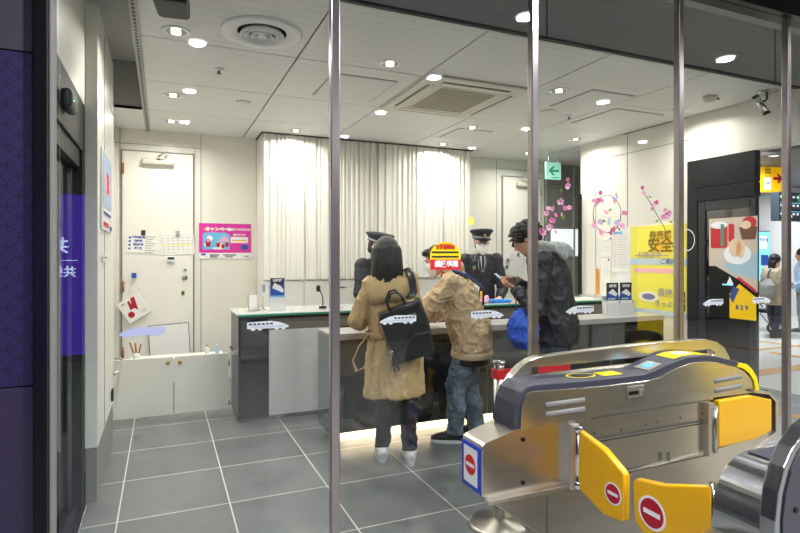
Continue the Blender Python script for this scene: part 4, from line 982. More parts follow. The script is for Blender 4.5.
t = thing('file_box', 'orange file box standing on the counter right of the capped clerk', 'file box', (4.03, 5.5, TZ))
q = B(); q.box((-.13, -.04, 0), (.09, .04, .17), .004); q.obj('box', 'orange', t)
q = B(); q.box((-.12, -.042, .14), (.08, -.038, .15)); q.obj('label_strip', 'ad_yellow', t)
# clipboard on the back wall
t = panel('clipboard', 'white paper on clips on the back wall behind the phone user', 'clipboard', P(516, 266, Y=6.96), .26, .34, 'counter_white', tilt=math.radians(12)); mag(t, 0, .18, 'steel_dk'); mag(t, -.17, .05, 'steel_dk'); mag(t, -.17, -.05, 'steel_dk')
# sign card and leaflets at the right end
t = thing('counter_card', 'white counter card with red heading beside the leaflet rack', 'card', (4.42, 5.12, TZ), math.radians(-8))
q = B(); q.box((-.17, -.004, 0), (.02, .004, .12)); q.box((-.17, 0, 0), (.02, .06, .004)); q.obj('card', 'paper', t)
prints(t, [('ink_red', [('r', -.16, .1, .0, .108), ('r', -.14, .085, -.02, .09)]), ('ink_grey', [('r', -.15, .02, -.1, .025), ('r', -.15, .035, -.1, .04)])], -.006)
q = B(); q.box((-.12, -.05, 0), (.1, .07, .012), .002); o = q.obj('paper_stack', 'paper'); o.location = (4.68, 5.2, TZ); props(o, 'low stack of papers on the counter behind the leaflet rack', 'paper')
t = thing('leaflet_rack', 'white two pocket leaflet rack on the service desk at right', 'leaflet rack', (4.40, 4.36, .885), math.radians(-6))
q = B(); q.box((-.17, -.02, 0), (.17, .06, .01)); q.box((-.17, .03, 0), (.17, .04, .2), T=Matrix.Rotation(math.radians(-8), 4, 'X')); q.box((-.17, -.03, 0), (.17, -.022, .12)); q.box((-.17, -.03, 0), (-.165, .05, .15)); q.box((-.003, -.03, 0), (.003, .05, .15)); q.box((.165, -.03, 0), (.17, .05, .15)); q.obj('rack', 'counter_white', t)
for k, x in enumerate((-.085, .085)):
    o = panel('train_leaflet', ('dark blue train leaflet in the left pocket of the rack', 'dark blue train leaflet in the right pocket of the rack')[k], 'leaflet', Vector((4.40+x*.99, 4.36-.01*x*10+.0, .885+.21)), .145, .25, 'ink', math.radians(-6), group='leaflets in the rack')
    prints(o, [('ink_blue', [('r', -.07, -.05, .07, .02)]), ('white', [('p', [(-.06, .02), (.04, -.02), (.06, .01), (.0, .06)]), ('t', '新幹線', .03, 0, .09)]), ('paper', [('r', -.07, -.125, .07, -.06)]), ('pale_blue', [('r', -.06, -.05, .03, -.035)])], -.004)
# small bottles and pens behind the low gate
for k, (x, c_, lb) in enumerate(((.42, 'white', 'small white bottle with pink cap on the ledge behind the low gate'), (.52, 'pale_blue', 'small pale bottle on the ledge nearest the counter'))):
    t = thing('bottle', lb, 'bottle', (x, 6.0, .48)); q = B(); q.lathe([(.02, 0), (.022, .005), (.022, .06), (.01, .075), (.01, .085)], seg=16); q.obj('body', c_, t, True); q = B(); q.cyl((0, 0, .085), (0, 0, .1), .012, seg=12); q.obj('cap', 'pink_dk' if k == 0 else 'white', t, True)
t = thing('side_shelf', 'low white shelf behind the swing gates', 'shelf', (0, 5.9, -.12)); q = B(); q.box((-.3, 0, .57), (.58, .25, .6), .002); q.obj('board', 'panel_white', t); q = B(); q.box((-.3, .02, .12), (-.27, .24, .57)); q.obj('side_panel', 'panel_white', t); q = B(); q.box((.54, .02, .12), (.57, .24, .57)); q.obj('side_panel', 'panel_white', t)
t = thing('pen_cup', 'wooden pens standing behind the left swing gate', 'pens', (-.24, 5.98, .48)); q = B(); q.cyl((0, 0, 0), (0, 0, .06), .03, seg=16); q.obj('cup', 'counter_white', t, True)
for k in range(3):
    q = B(); q.cyl((-.015+.015*k, 0, .03), (-.06+.05*k, .01, .17-.01*k), .008, seg=8); q.obj('pen', 'wood', t)
# ================================================================== BLOSSOM DECORATION ON THE GLASS
def petals(b, c, r, ax, cup=.4, n=5):
    ax = Vector(ax).normalized(); u = ax.orthogonal().normalized(); v = ax.cross(u)
    for k in range(n):
        a = 2*PI*k/n+rng.random()*.3; d = u*math.cos(a)+v*math.sin(a); m_ = ax.cross(d)
        T = Matrix(((d.x, m_.x, ax.x, 0), (d.y, m_.y, ax.y, 0), (d.z, m_.z, ax.z, 0), (0, 0, 0, 1)))
        T = Matrix.Translation(Vector(c)+d*r*.55+ax*r*cup*.4) @ T @ Matrix.Rotation(-cup, 4, 'Y')
        b.ell((0, 0, 0), (r*.55, r*.45, r*.12), T=T, seg=8, rings=5)
def branch(name, label, pix, flowers, leaves, Y=GY+.03, tw=.0022, cat='blossom branch'):
    base = P(*pix[0], Y=Y); t = thing(name, label, cat, base)
    for k, seg in enumerate([pix] if not isinstance(pix[0][0], (tuple, list)) else pix):
        q = B(); q.tube([P(*s_, Y=Y)-base for s_ in seg], [tw*(1-.4*i/len(seg)) for i in range(len(seg))], 7); q.obj('twig', 'twig', t, True)
    fl = (flowers)
    for k, (x, y, r) in enumerate(fl):
        q = B(); c = P(x, y, Y=Y-.006)-base; petals(q, c, r*1.3, (rng.uniform(-.6, .6), -1, rng.uniform(-.3, .7)), .5); f_ = q.obj('blossom', 'pink' if k % 3 else 'pink_dk', t, True)
        q = B(); q.ell(c+Vector((0, -.002, 0)), (.0025, .0025, .0025), seg=6, rings=4); q.obj('stamen', 'pink_dk', f_)
    for (x, y, a) in leaves:
        q = B(); q.ell((0, 0, 0), (.013, .001, .005), T=Matrix.Translation(P(x, y, Y=Y)-base) @ Matrix.Rotation(a, 4, 'Y'), seg=8, rings=5); q.obj('leaf', 'leaf', t, True)
    return t
branch('blossom_branch', 'pink blossom branch rising above the man in black jacket', [(544, 240), (550, 226), (555, 212), (559, 199), (563, 188), (567, 180)],
       [(567.5, 179.5, .009), (567, 186, .015), (560, 202, .015), (552, 221, .014), (549, 228, .015), (543, 233, .014), (555, 215.5, .012), (548, 209, .011), (546, 213.5, .012), (564, 208.5, .012), (569, 208, .011), (552, 208.5, .011), (541, 231, .011), (555, 232, .011), (561, 214, .008)],
       [(561, 191, 1.0), (562.5, 218, .6), (548, 223, -.5), (563, 216, .2)])
branch('blossom_branch', 'pink blossom branch pointing up left over the yellow poster', [(677, 254), (670, 241), (664, 227), (657, 215), (650, 202), (643, 190), (641.5, 187)],
       [(642, 187.5, .009), (643.5, 194, .012), (652.5, 205.5, .014), (656, 202.5, .011), (666, 215, .018), (662, 217, .014), (668.5, 213, .012), (664.5, 210, .012), (651, 209, .01)], [(650, 197, .5), (657, 221, -.6), (671, 222, .4)])
cpts = [(607+14*math.cos(a), 214+19*math.sin(a)) for a in [2*PI*i/20 for i in range(21)]]
branch('blossom_wreath', 'round wreath of pink blossoms on the glass left of the yellow poster', cpts,
       [(600, 193, .011), (596, 203, .014), (601.5, 201, .012), (597.5, 200.5, .012), (613.5, 201, .013), (612.5, 198, .01), (615.5, 195, .009), (594, 226, .013), (601, 233, .014), (610.5, 231, .012), (617, 223.5, .013), (622, 226.5, .014), (613, 229, .013), (605.5, 212.5, .012), (593.5, 201, .01), (610, 234, .01), (599, 222, .011)],
       [(599, 200.5, .2), (610, 210, -.5), (619, 229, .7), (604, 221, .3)], cat='blossom wreath')
base = P(607, 214, Y=GY+.034)
for k, (x, y, w_, h_, a, m) in enumerate(((624.5, 213, .035, .022, .1, 'pink_dk'), (616, 198, .03, .012, -.4, 'pale_blue'), (601, 222, .03, .02, .6, 'decal_lilac'), (617, 222, .035, .02, -.3, 'decal_lilac'), (609, 221, .014, .035, .1, 'pale_blue'))):
    o = panel('paper_ribbon', ('dark pink paper ribbon on the right of the blossom wreath', 'pale blue ribbon at the top right of the wreath', 'lilac ribbon at the lower left of the wreath', 'lilac ribbon at the lower right of the wreath', 'pale blue ribbon hanging in the middle of the wreath')[k], 'ribbon', P(x, y, Y=GY+.02), w_, h_, m, t_=.001, tilt=a, group='ribbons on the wreath')
# ================================================================== PEOPLE
V = Vector
def fold(amp, f=(9, 9, 3.5), seed=0., f2=26):
    def w(p, n):
        q = V((p.x*f[0]+seed, p.y*f[1]+seed*1.7, p.z*f[2]))
        a = 1-abs(noise.noise(q*1.5))*2.2; c_ = 1-abs(noise.noise(V((p.x*f[0]*2.7, p.y*f[1]*2.7, p.z*f[2]*2.7+seed))))*2.4
        return amp*(noise.noise(q)*.9+.55*max(a, 0)**2+.3*max(c_, 0)**2-.4)
    return w
def frame(fwd, up):
    """matrix with +y along fwd, +z near up"""
    y = V(fwd).normalized(); z = V(up); z = (z-y*z.dot(y)).normalized(); x = y.cross(z)
    return Matrix(((x.x, y.x, z.x, 0), (x.y, y.y, z.y, 0), (x.z, y.z, z.z, 0), (0, 0, 0, 1)))
def hand(b, w, d, pn, s=1., curl=.5, thumb=1, grip=0):
    """w wrist, d direction of the fingers, pn palm normal (side the fingers curl to), thumb +1/-1 picks the thumb's side"""
    d = V(d).normalized(); pn = V(pn); pn = (pn-d*pn.dot(d)).normalized(); sd = d.cross(pn)*thumb
    w = V(w)
    b.tube([w, w+d*.03*s, w+d*.07*s, w+d*.095*s], [(.024*s, .019*s), (.036*s, .016*s), (.042*s, .014*s), (.038*s, .011*s)], 12, side=sd)
    L = (.078, .086, .08, .062)
    for k in range(4):
        o = (.03-.02*k)*s; base = w+d*.085*s+sd*o; dirv = (d+sd*o*1.6).normalized(); p = [base]; a = 0.
        for j, fr in enumerate((.45, .32, .23)):
            a += curl*(1.0+.25*k)*(.6 if j == 0 else 1.); dd = dirv*math.cos(a)+pn*math.sin(a); p.append(p[-1]+dd*L[k]*fr*s)
        b.tube(p, [.0098*s, .0092*s, .0085*s, .0068*s], 8); b.ell(p[-1], (.0068*s,)*3, seg=8, rings=6)
    tb = w+d*.025*s+sd*.028*s; t1 = tb+(d*.7+sd*.75+pn*.25).normalized()*.04*s; t2 = t1+(d*1.0+sd*.25+pn*.5).normalized()*.032*s
    b.tube([tb, t1, t2], [.0145*s, .011*s, .0085*s], 8); b.ell(t2, (.0085*s,)*3, seg=8, rings=6)
def headM(c, yaw, pitch, roll=0.):
    return Matrix.Translation(c) @ Matrix.Rotation(yaw, 4, 'Z') @ Matrix.Rotation(-pitch, 4, 'X') @ Matrix.Rotation(roll, 4, 'Y')
def add_head(b, T, s=1.):
    """head centred between the ears, facing +y; about .23 tall"""
    b.ell((0, -.012*s, .028*s), (.075*s, .095*s, .088*s), T=T, seg=24, rings=16)
    b.loft([[T @ V(((rx*math.cos(a))*s, (cy+ry*math.sin(a))*s, z*s)) for a in [2*PI*i/20 for i in range(20)]] for z, rx, cy, ry in
            ((-.118, .018, .062, .018), (-.11, .034, .052, .034), (-.09, .052, .038, .05), (-.06, .062, .02, .066), (-.02, .068, .006, .084), (.03, .072, 0, .09), (.07, .066, -.004, .082))])
    b.tube([T @ V((0, .084*s, .022*s)), T @ V((0, .1*s, -.008*s)), T @ V((0, .112*s, -.028*s)), T @ V((0, .092*s, -.04*s))], [.008*s, .01*s, .014*s, .01*s], 10)
    for q in (-1, 1):
        b.ell((q*.03*s, .078*s, .027*s), (.02*s, .014*s, .008*s), T=T, seg=10, rings=6)
        b.ell((q*.037*s, .066*s, -.02*s), (.02*s, .016*s, .018*s), T=T, seg=10, rings=8)
        b.ell((q*.076*s, -.008*s, -.005*s), (.009*s, .017*s, .03*s), T=T, seg=12, rings=8)
    b.ell((0, .083*s, -.062*s), (.024*s, .013*s, .006*s), T=T, seg=12, rings=6); b.ell((0, .082*s, -.072*s), (.02*s, .012*s, .006*s), T=T, seg=12, rings=6)
def add_face(T, root, s=1., glasses=False):
    for q in (-1, 1):
        e = B(); e.ell((q*.03*s, .085*s, .008*s), (.0125*s, .006*s, .0065*s), T=T, seg=14, rings=8); e = e.obj('eye', 'white', root, True)
        i = B(); i.ell((q*.03*s, .0905*s, .008*s), (.006*s, .003*s, .006*s), T=T, seg=12, rings=8); i.obj('iris', 'hair', e, True)
        i = B(); i.tube([T @ V((q*.012*s, .094*s, .032*s)), T @ V((q*.03*s, .093*s, .036*s)), T @ V((q*.05*s, .082*s, .03*s))], [(.004*s, .003*s)]*3, 8); i.obj('eyebrow', 'hair', root, True)
    i = B(); i.box((-.022*s, .094*s, -.0685*s), (.022*s, .0965*s, -.0655*s), T=T); i.obj('lips', mat('lip', '#9c5148', .5), root)
    if glasses:
        g = B()
        for q in (-1, 1):
            pts = [T @ V((q*.033*s+.026*s*math.cos(a), .101*s, .006*s+.018*s*math.sin(a))) for a in [2*PI*k/20 for k in range(21)]]
            g.tube(pts, .0026*s, 6); g.tube([T @ V((q*.058*s, .1*s, .008*s)), T @ V((q*.078*s, .06*s, .008*s)), T @ V((q*.082*s, -.01*s, .002*s))], .0026*s, 6)
        g.tube([T @ V((-.01*s, .104*s, .01*s)), T @ V((.01*s, .104*s, .01*s))], .0026*s, 6); g.obj('glasses', 'black', root, True)
def add_mask(T, root, s=1.):
    q = B(); rings = []
    for z, rx, cy, ry in ((-.125, .022, .052, .036), (-.108, .044, .044, .052), (-.075, .066, .03, .076), (-.04, .074, .022, .094), (-.012, .074, .018, .092), (.004, .05, .036, .07)):
        rings.append([T @ V((rx*math.cos(a)*s, (cy+ry*math.sin(a))*s, z*s)) for a in [math.radians(8+164*i/18) for i in range(19)]] +
                     [T @ V((rx*.9*math.cos(a)*s, (cy-.006+ry*.9*math.sin(a))*s, z*s)) for a in [math.radians(172-164*i/18) for i in range(19)]])
    q.loft(rings); m = q.obj('face_mask', 'mask', root, True)
    q = B()
    for k in (-1, 1):
        for z in (-.01, -.09): q.tube([T @ V((k*.07*s, .03*s, z*s)), T @ V((k*.08*s, .0, (z*.4)*s)), T @ V((k*.084*s, -.018*s, .0))], .0018*s, 6)
    q.obj('ear_loop', 'mask', m)
def figure(root, J, skin='skin', s=1., hands=None, hyaw=0., hpitch=0., hroll=0., build=1., vox=.0085):
    """J: joints in the person's frame. One continuous body: trunk, neck, head, arms, hands, legs, feet."""
    b = B(); sh = (J['shR']-J['shL']).normalized()
    pel, waist, chest, nb = J['pelvis'], J['waist'], J['chest'], J['neck']
    w = build
    b.tube([pel-V((0, 0, .09)), pel, waist, chest, chest.lerp(nb, .55), nb-(nb-chest).normalized()*.02], [(.13*w, .09*w), (.155*w, .11*w), (.128*w, .095*w), (.155*w, .108*w), (.15*w, .09*w), (.075, .06)], 20, side=sh)
    T = headM(J['head'], hyaw, hpitch, hroll)
    b.tube([nb-(nb-chest).normalized()*.05, nb, J['head']+(T.to_3x3() @ V((0, -.025, -.05)))], [.068, .054, .052], 14)
    add_head(b, T, s)
    for k, q in (('L', -1), ('R', 1)):
        S, E, W = J['sh'+k], J['el'+k], J['wr'+k]
        b.ell(S, (.058*w,)*3, seg=14, rings=10)
        b.tube([S.lerp(nb, .4)-V((0, 0, .03)), S, S.lerp(E, .4), E, E.lerp(W, .35), W], [.05*w, .055*w, .047*w, .038*w, .039*w, .025*w], 12); b.ell(E, (.039*w,)*3, seg=10, rings=8)
        hd, pn, curl, th = (hands or {}).get(k, ((W-E).normalized(), V((0, 0, -1)), .35, q)); hand(b, W, hd, pn, s*.98, curl, th)
        Hh, K, A = J['hip'+k], J['kn'+k], J['an'+k]
        b.tube([Hh+V((0, 0, .06)), Hh, Hh.lerp(K, .5), K, K.lerp(A, .3), A], [.08*w, .082*w, .062*w, .045*w, .045*w, .032*w], 14); b.ell(K, (.046*w,)*3, seg=10, rings=8)
        fd = J.get('ft'+k, V((0, 1, 0))); side = fd.cross(V((0, 0, 1)))
        b.tube([A-fd*.05-V((0, 0, A.z-.04)), A-V((0, 0, A.z-.045)), A+fd*.09-V((0, 0, A.z-.035)), A+fd*.17-V((0, 0, A.z-.025))], [(.032, .03), (.036, .034), (.042, .024), (.03, .016)], 12, side=side)
        b.tube([A, A-V((0, 0, A.z-.05))], [.038, .036], 12)
    body = b.solid('body', skin, root, vox, 2)
    return body, T
def shoes(root, J, m, sole='rubber', s=1.):
    for k in 'LR':
        A = J['an'+k]; fd = J.get('ft'+k, V((0, 1, 0))); sd = fd.cross(V((0, 0, 1))); g = V((A.x, A.y, 0))
        b = B()
        b.tube([g-fd*.075+V((0, 0, .045)), g-fd*.05+V((0, 0, .055)), g+fd*.03+V((0, 0, .058)), g+fd*.1+V((0, 0, .045)), g+fd*.17+V((0, 0, .034)), g+fd*.2+V((0, 0, .028))], [(.028, .035), (.04, .05), (.044, .05), (.049, .036), (.042, .024), (.02, .014)], 16, side=sd)
        b.tube([V((A.x, A.y, .05)), V((A.x, A.y, .105))-fd*.01], [.052, .054], 14)
        o = b.solid('shoe', m, root, .006, 2)
        for v in o.data.vertices: v.co.z = max(v.co.z, .012)
        q = B(); rr = []
        for z in (0, .024):
            rr.append([g+fd*(.062+.142*math.cos(a))+sd*(.048+.006*math.cos(a-.4))*math.sin(a)+V((0, 0, z)) for a in [2*PI*i/28 for i in range(28)]])
        q.loft(rr); q.obj('sole', sole, o)
        q = B()
        for i in range(4): c = g+fd*(.05+.022*i)+V((0, 0, .1-.009*i-.0)); q.tube([c-sd*.026-V((0, 0, .006)), c, c+sd*.026-V((0, 0, .006))], .004, 6)
        q.obj('lace', sole, o)
def trousers(root, J, m, r=(.105, .085, .066, .062), top=.1, name='trousers', wr=None, cuff=.07, w=1.):
    b = B(); sh = (J['hipR']-J['hipL']).normalized()
    b.tube([J['pelvis']-V((0, 0, .1)), J['pelvis']-V((0, 0, .02)), J['pelvis']+V((0, 0, top))], [(.15*w, .105*w), (.172*w, .125*w), (.155*w, .12*w)], 20, side=sh)
    for k in 'LR':
        Hh, K, A = J['hip'+k], J['kn'+k], J['an'+k]
        b.tube([Hh+V((0, 0, .03)), Hh.lerp(K, .15), Hh.lerp(K, .6), K, K.lerp(A, .5), A+V((0, 0, cuff-A.z+.0))], [r[0], r[0], r[1]*1.02, r[1]*.95, r[2]*1.05, r[3]], 16); b.ell(K, (r[1]*.93,)*3, seg=12, rings=8)
    return b.solid(name, m, root, .0085, 2, wr or fold(.012, (10, 10, 14), 3))
def sleeves(b, J, r=(.075, .068, .056, .05), k_='LR', ext=.0):
    for k in k_:
        S, E, W = J['sh'+k], J['el'+k], J['wr'+k]; d = (W-E).normalized()
        b.ell(S, (r[0]*1.05,)*3, seg=14, rings=10)
        b.tube([S.lerp(J['neck'], .45)-V((0, 0, .045)), S, S.lerp(E, .5), E, E.lerp(W, .5), W+d*ext], [r[0]*.95, r[0], r[1], r[1]*.93, r[2], r[3]], 16); b.ell(E, (r[1]*.94,)*3, seg=12, rings=8)
def person(label, loc, rz):
    t = thing('person', label, 'person', loc, rz); return t
def stand_joints(h=1.7, lean=0., side=0., spread=.1, sw=.19, kn=.02):
    """neutral joints, facing +y; lean forward and sideways in radians about the pelvis"""
    k = h/1.7; pel = V((0, 0, .92*k)); R = Matrix.Rotation(-lean, 3, 'X') @ Matrix.Rotation(side, 3, 'Y')
    def up(x, y, z, f=1.): return pel+R @ V((x, y, z))
    J = dict(pelvis=pel, waist=up(0, 0, .17*k), chest=up(0, .0, .36*k), neck=up(0, -.01, .56*k), head=up(0, .01, .68*k))
    for q, n in ((-1, 'L'), (1, 'R')):
        J['sh'+n] = up(q*sw*k, 0, .475*k); J['hip'+n] = pel+V((q*.085*k, 0, -.03)); J['an'+n] = V((q*spread, 0, .085)); J['kn'+n] = J['hip'+n].lerp(J['an'+n], .5)+V((0, kn, 0))
    return J
def cap_hat(T, root, s=1.):
    """peaked uniform cap: band, wide soft crown, visor, badge"""
    def ring(rx, ry, z, tilt=0., cy=-.006, n=32): return [T @ V((rx*math.cos(a)*s, (cy+ry*math.sin(a))*s, (z+tilt*math.sin(a))*s)) for a in [2*PI*i/n for i in range(n)]]
    q = B(); q.loft([ring(.084, .104, .045), ring(.087, .107, .05), ring(.088, .108, .085, .004), ring(.084, .104, .09, .004)]); c = q.obj('cap', 'uniform', root, True)
    q = B(); q.loft([ring(.088, .108, .083, .005), ring(.105, .126, .104, .012), ring(.118, .14, .122, .018), ring(.116, .138, .13, .018), ring(.095, .115, .139, .016), ring(.04, .05, .145, .006)]); q.obj('crown', 'uniform', c, True)
    q = B(); q.loft([ring(.0885, .1085, .056), ring(.0895, .1095, .058), ring(.0895, .1095, .072), ring(.0885, .1085, .074)]); q.obj('band', 'gold' if False else 'ink_grey', c, True)
    q = B(); A = [math.radians(22+136*i/18) for i in range(19)]
    q.loft([[T @ V((.088*math.cos(a)*s, (-.006+.106*math.sin(a))*s, (.052)*s)) for a in A]+[T @ V((.088*math.cos(a)*s, (-.006+.106*math.sin(a))*s, (.047)*s)) for a in reversed(A)],
            [T @ V((.094*math.cos(a)*s, (.0+.152*math.sin(a)**1.2)*s, (.05-.012*math.sin(a))*s)) for a in A]+[T @ V((.094*math.cos(a)*s, (.0+.152*math.sin(a)**1.2)*s, (.046-.012*math.sin(a))*s)) for a in reversed(A)]])
    q.obj('visor', 'black', c, True)
    q = B(); q.ell((0, .117*s, .088*s), (.014*s, .005*s, .016*s), T=T, seg=16, rings=8); q.obj('badge', 'gold', c, True)
# ---------------------------------------------------------------- woman in trench coat with backpack
w1 = person('person in a tan trench coat with long black hair, back to us', (1.56, 3.70, 0), math.radians(-14))
J = stand_joints(1.59, .03, -.075, .1, .155)
J.update(elL=V((-.275, .03, 1.03)), wrL=V((-.22, .25, .99)), elR=V((.20, .12, 1.03)), wrR=V((.24, .34, 1.02)), anL=V((-.085, .04, .085)), anR=V((.10, -.06, .085)))
J['knL'] = J['hipL'].lerp(J['anL'], .5)+V((.02, .03, 0)); J['knR'] = J['hipR'].lerp(J['anR'], .5)+V((0, .02, 0))
J['head'] += V((-.01, .0, .015))
body, T = figure(w1, J, 'skin_light', .97, dict(L=(V((.1, 1, -.05)), V((0, 0, -1)), .4, 1), R=(V((-.1, 1, -.1)), V((0, 0, -1)), .4, -1)), 0, .12, build=.93); add_face(T, w1, .97); add_mask(T, w1, .97)
trousers(w1, J, 'pants_black', (.088, .07, .06, .054), cuff=.09)
shoes(w1, J, 'shoe_white')
b = B(); c = J['chest']; n = J['neck']
b.tube([V((0, .0, .485)), V((0, 0, .60)), V((0, 0, .76)), V((-.01, 0, .90)), V((-.015, 0, 1.0)), c, c.lerp(n, .45), c.lerp(n, .78), n+V((0, 0, .01))],
       [(.238, .165), (.228, .165), (.21, .16), (.19, .15), (.18, .142), (.185, .14), (.182, .13), (.135, .1), (.07, .065)], 28, side=(1, 0, 0))
sleeves(b, J, (.07, .07, .064, .06))
coat = b.solid('trench_coat', 'coat_tan', w1, .0085, 2, fold(.02, (10, 10, 4), 1.3))
b = B()   # storm flap across the shoulders
def capering(z, rx, ry, off=0.): return [V((rx*math.cos(a)*.92-.03, -off+ry*math.sin(a)*.95, z+.012*math.cos(a*4))) for a in [PI*(1.02+.96*i/20) for i in range(21)]]
o_ = [capering(1.17, .208, .158), capering(1.23, .206, .152), capering(1.29, .198, .142), capering(1.355, .155, .112)]; i_ = [capering(1.17, .198, .148), capering(1.23, .195, .14), capering(1.29, .186, .13), capering(1.355, .14, .1)]
b.loft([a_+list(reversed(c_)) for a_, c_ in zip(o_, i_)]); b.obj('storm_flap', 'coat_tan', coat, True)
b = B(); b.tube([n+V((-.085, -.03, -.02)), n+V((-.06, -.085, .0)), n+V((0, -.105, .005)), n+V((.06, -.085, .0)), n+V((.085, -.03, -.02))], [(.035, .012)]*5, 10, side=(0, 0, 1)); b.obj('collar', 'coat_tan', coat, True)
b = B(); pts = [V((.213*math.cos(a), .157*math.sin(a), .93)) for a in [2*PI*i/30 for i in range(31)]]
b.tube(pts, [(.024, .006)]*31, 10, side=(0, 0, 1)); b.obj('belt', 'belt_tan', coat, True)
b = B(); b.tube([V((-.2, -.06, .93)), V((-.27, -.09, .86)), V((-.315, -.1, .76)), V((-.29, -.12, .69)), V((-.24, -.15, .72)), V((-.2, -.16, .84)), V((-.17, -.15, .92))], [(.022, .005)]*7, 10, side=(.3, 1, .2)); b.obj('loose_belt', 'belt_tan', coat, True)
# hair
hb = B(); hb.ell((0, -.02, .035), (.093, .112, .102), T=T, seg=26, rings=18)
for k in range(15):
    a = PI*(1.0+k/14.*1.0); rx, ry = .088, .1
    x, y = rx*math.cos(a), -.02+ry*math.sin(a); ln = -.20-.03*math.sin(k*2.1) - (.06 if 6 <= k <= 9 else 0)
    hb.tube([T @ V((x*.6, y*.7, .09)), T @ V((x, y, .03)), T @ V((x*1.08, y*1.03-.004, -.08)), T @ V((x*1.12, y*1.0, -.15)), T @ V((x*1.0, y*.95, ln))], [.022, .026, .025, .022, .006], 8)
hb.solid('hair', 'hair', w1, .007, 1, lambda p, n_: .004*noise.noise(V((p.x*70, p.y*70, p.z*5))))
# backpack
bk = Matrix.Translation(V((.045, -.215, 1.0))) @ Matrix.Rotation(math.radians(8), 4, 'X') @ Matrix.Rotation(math.radians(-17), 4, 'Y')
def bp_obj(name, me, m, par, smooth=False):
    me.transform(bk); return link(name, me, m, par, smooth)
bag = thing('backpack', 'black leather backpack with top handles worn over the tan coat', 'backpack', w1.location, w1.rotation_euler.z)
out = [(-.135, -.2), (-.125, -.22), (.125, -.23), (.15, -.2), (.165, .0), (.15, .185), (.13, .195), (-.15, .16), (-.165, .14), (-.15, -.05)]
me = curve_mesh([out], .06, .028)
for v in me.vertices: v.co = V((v.co.x, v.co.z*(1.15-.9*max(0, v.co.y)), v.co.y))
sh_ = bp_obj('bag_body', me, 'leather', bag, True)
me = curve_mesh([[(-.13, -.205), (.13, -.215), (.15, -.05), (.05, -.03), (-.13, -.12)]], .02, .012)
for v in me.vertices: v.co = V((v.co.x, v.co.z-.07, v.co.y))
bp_obj('front_pocket', me, 'leather', bag, True)
b = B(); b.tube([V((-.15, -.055, .12)), V((.0, -.062, .16)), V((.145, -.055, .15))], [(.012, .004)]*3, 8, side=(0, 0, 1)); bp_obj('zip_flap', b.mesh(), 'leather', bag, True)
b = B(); b.tube([V((-.155, -.03, .165)), V((.0, -.03, .19)), V((.145, -.03, .198))], .004, 8); bp_obj('zip', b.mesh(), 'gold', bag, True)
b = B(); b.tube([V((-.12, -.06, .07)), V((0, -.066, .1)), V((.14, -.06, .09))], [(.008, .002)]*3, 8, side=(0, 0, 1)); bp_obj('piping', b.mesh(), 'steel_dk', bag, True)
for yy in (-.045, .03):
    b = B(); b.tube([V((-.075, yy, .14)), V((-.08, yy, .22)), V((-.04, yy, .275)), V((.0, yy, .275)), V((.035, yy, .22)), V((.035, yy, .155))], .0085, 10); bp_obj('handle', b.mesh(), 'leather', bag, True)
b = B(); b.tube([bk @ V((.08, .0, .19)), V((.105, -.19, 1.25)), V((.10, -.165, 1.33)), V((.095, -.06, 1.41)), V((.095, .05, 1.40)), V((.10, .15, 1.30)), V((.11, .17, 1.15))], [(.028, .006)]*7, 10, side=(1, 0, 0)); b.obj('shoulder_strap', 'leather', bag, True)
b = B(); b.tube([V((-.13, -.05, -.1)), V((-.15, -.06, -.17)), V((-.13, -.06, -.26)), V((-.16, -.06, -.26)), V((-.155, -.06, -.17))], .008, 8); bp_obj('key_strap', b.mesh(), 'black', bag, True)
b = B(); b.ell((-.145, -.065, -.12), (.014, .014, .02)); bp_obj('charm', b.mesh(), 'chrome', bag, True)
# ---------------------------------------------------------------- man in short beige jacket leaning on the desk
m2 = person('person in a short beige jacket and faded blue jeans leaning over the desk', (2.23, 3.90, 0), math.radians(52))
J = stand_joints(1.60, .31, -.02, .07, .185)
J['pelvis'] += V((0, -.08, 0)); 
for k in ('hipL', 'hipR'): J[k] += V((0, -.08, 0))
for k in ('waist', 'chest', 'neck', 'head', 'shL', 'shR'): J[k] += V((0, -.08, 0))
J.update(elL=V((-.25, .30, 1.0)), wrL=V((-.07, .50, .98)), elR=V((.26, .26, 1.0)), wrR=V((.12, .5, .98)), anL=V((-.07, .03, .085)), anR=V((.11, -.12, .085)))
for k in 'LR': J['kn'+k] = J['hip'+k].lerp(J['an'+k], .5)+V((0, .05, 0))
J['head'] += V((0, .07, -.01))
J['ftL'] = V((-.1, 1, 0)).normalized(); J['ftR'] = V((.25, 1, 0)).normalized()
body, T = figure(m2, J, 'skin', 1., dict(L=(V((.35, 1, -.2)), V((0, 0, -1)), .35, 1), R=(V((-.3, 1, -.2)), V((0, 0, -1)), .45, -1)), .05, .38, build=1.); add_face(T, m2); add_mask(T, m2)
trousers(m2, J, 'jeans', (.1, .084, .076, .07), name='jeans', cuff=.075, top=.0, w=.92, wr=fold(.02, (10, 10, 12), 5))
shoes(m2, J, 'shoe_black', 'rubber')
b = B(); pel, wa, c, n = J['pelvis'], J['waist'], J['chest'], J['neck']
b.tube([pel+V((0, -.01, -.16)), pel+V((0, -.01, -.1)), pel+V((0, 0, .03)), wa, c, c.lerp(n, .5), c.lerp(n, .82), n+(n-c).normalized()*.015], [(.185, .145), (.21, .165), (.22, .17), (.212, .162), (.208, .148), (.185, .125), (.125, .095), (.072, .066)], 26, side=(1, 0, 0))
sleeves(b, J, (.086, .084, .074, .055))
jk = b.solid('jacket', 'jacket_beige', m2, .0085, 2, fold(.026, (8, 8, 8), 8.2))
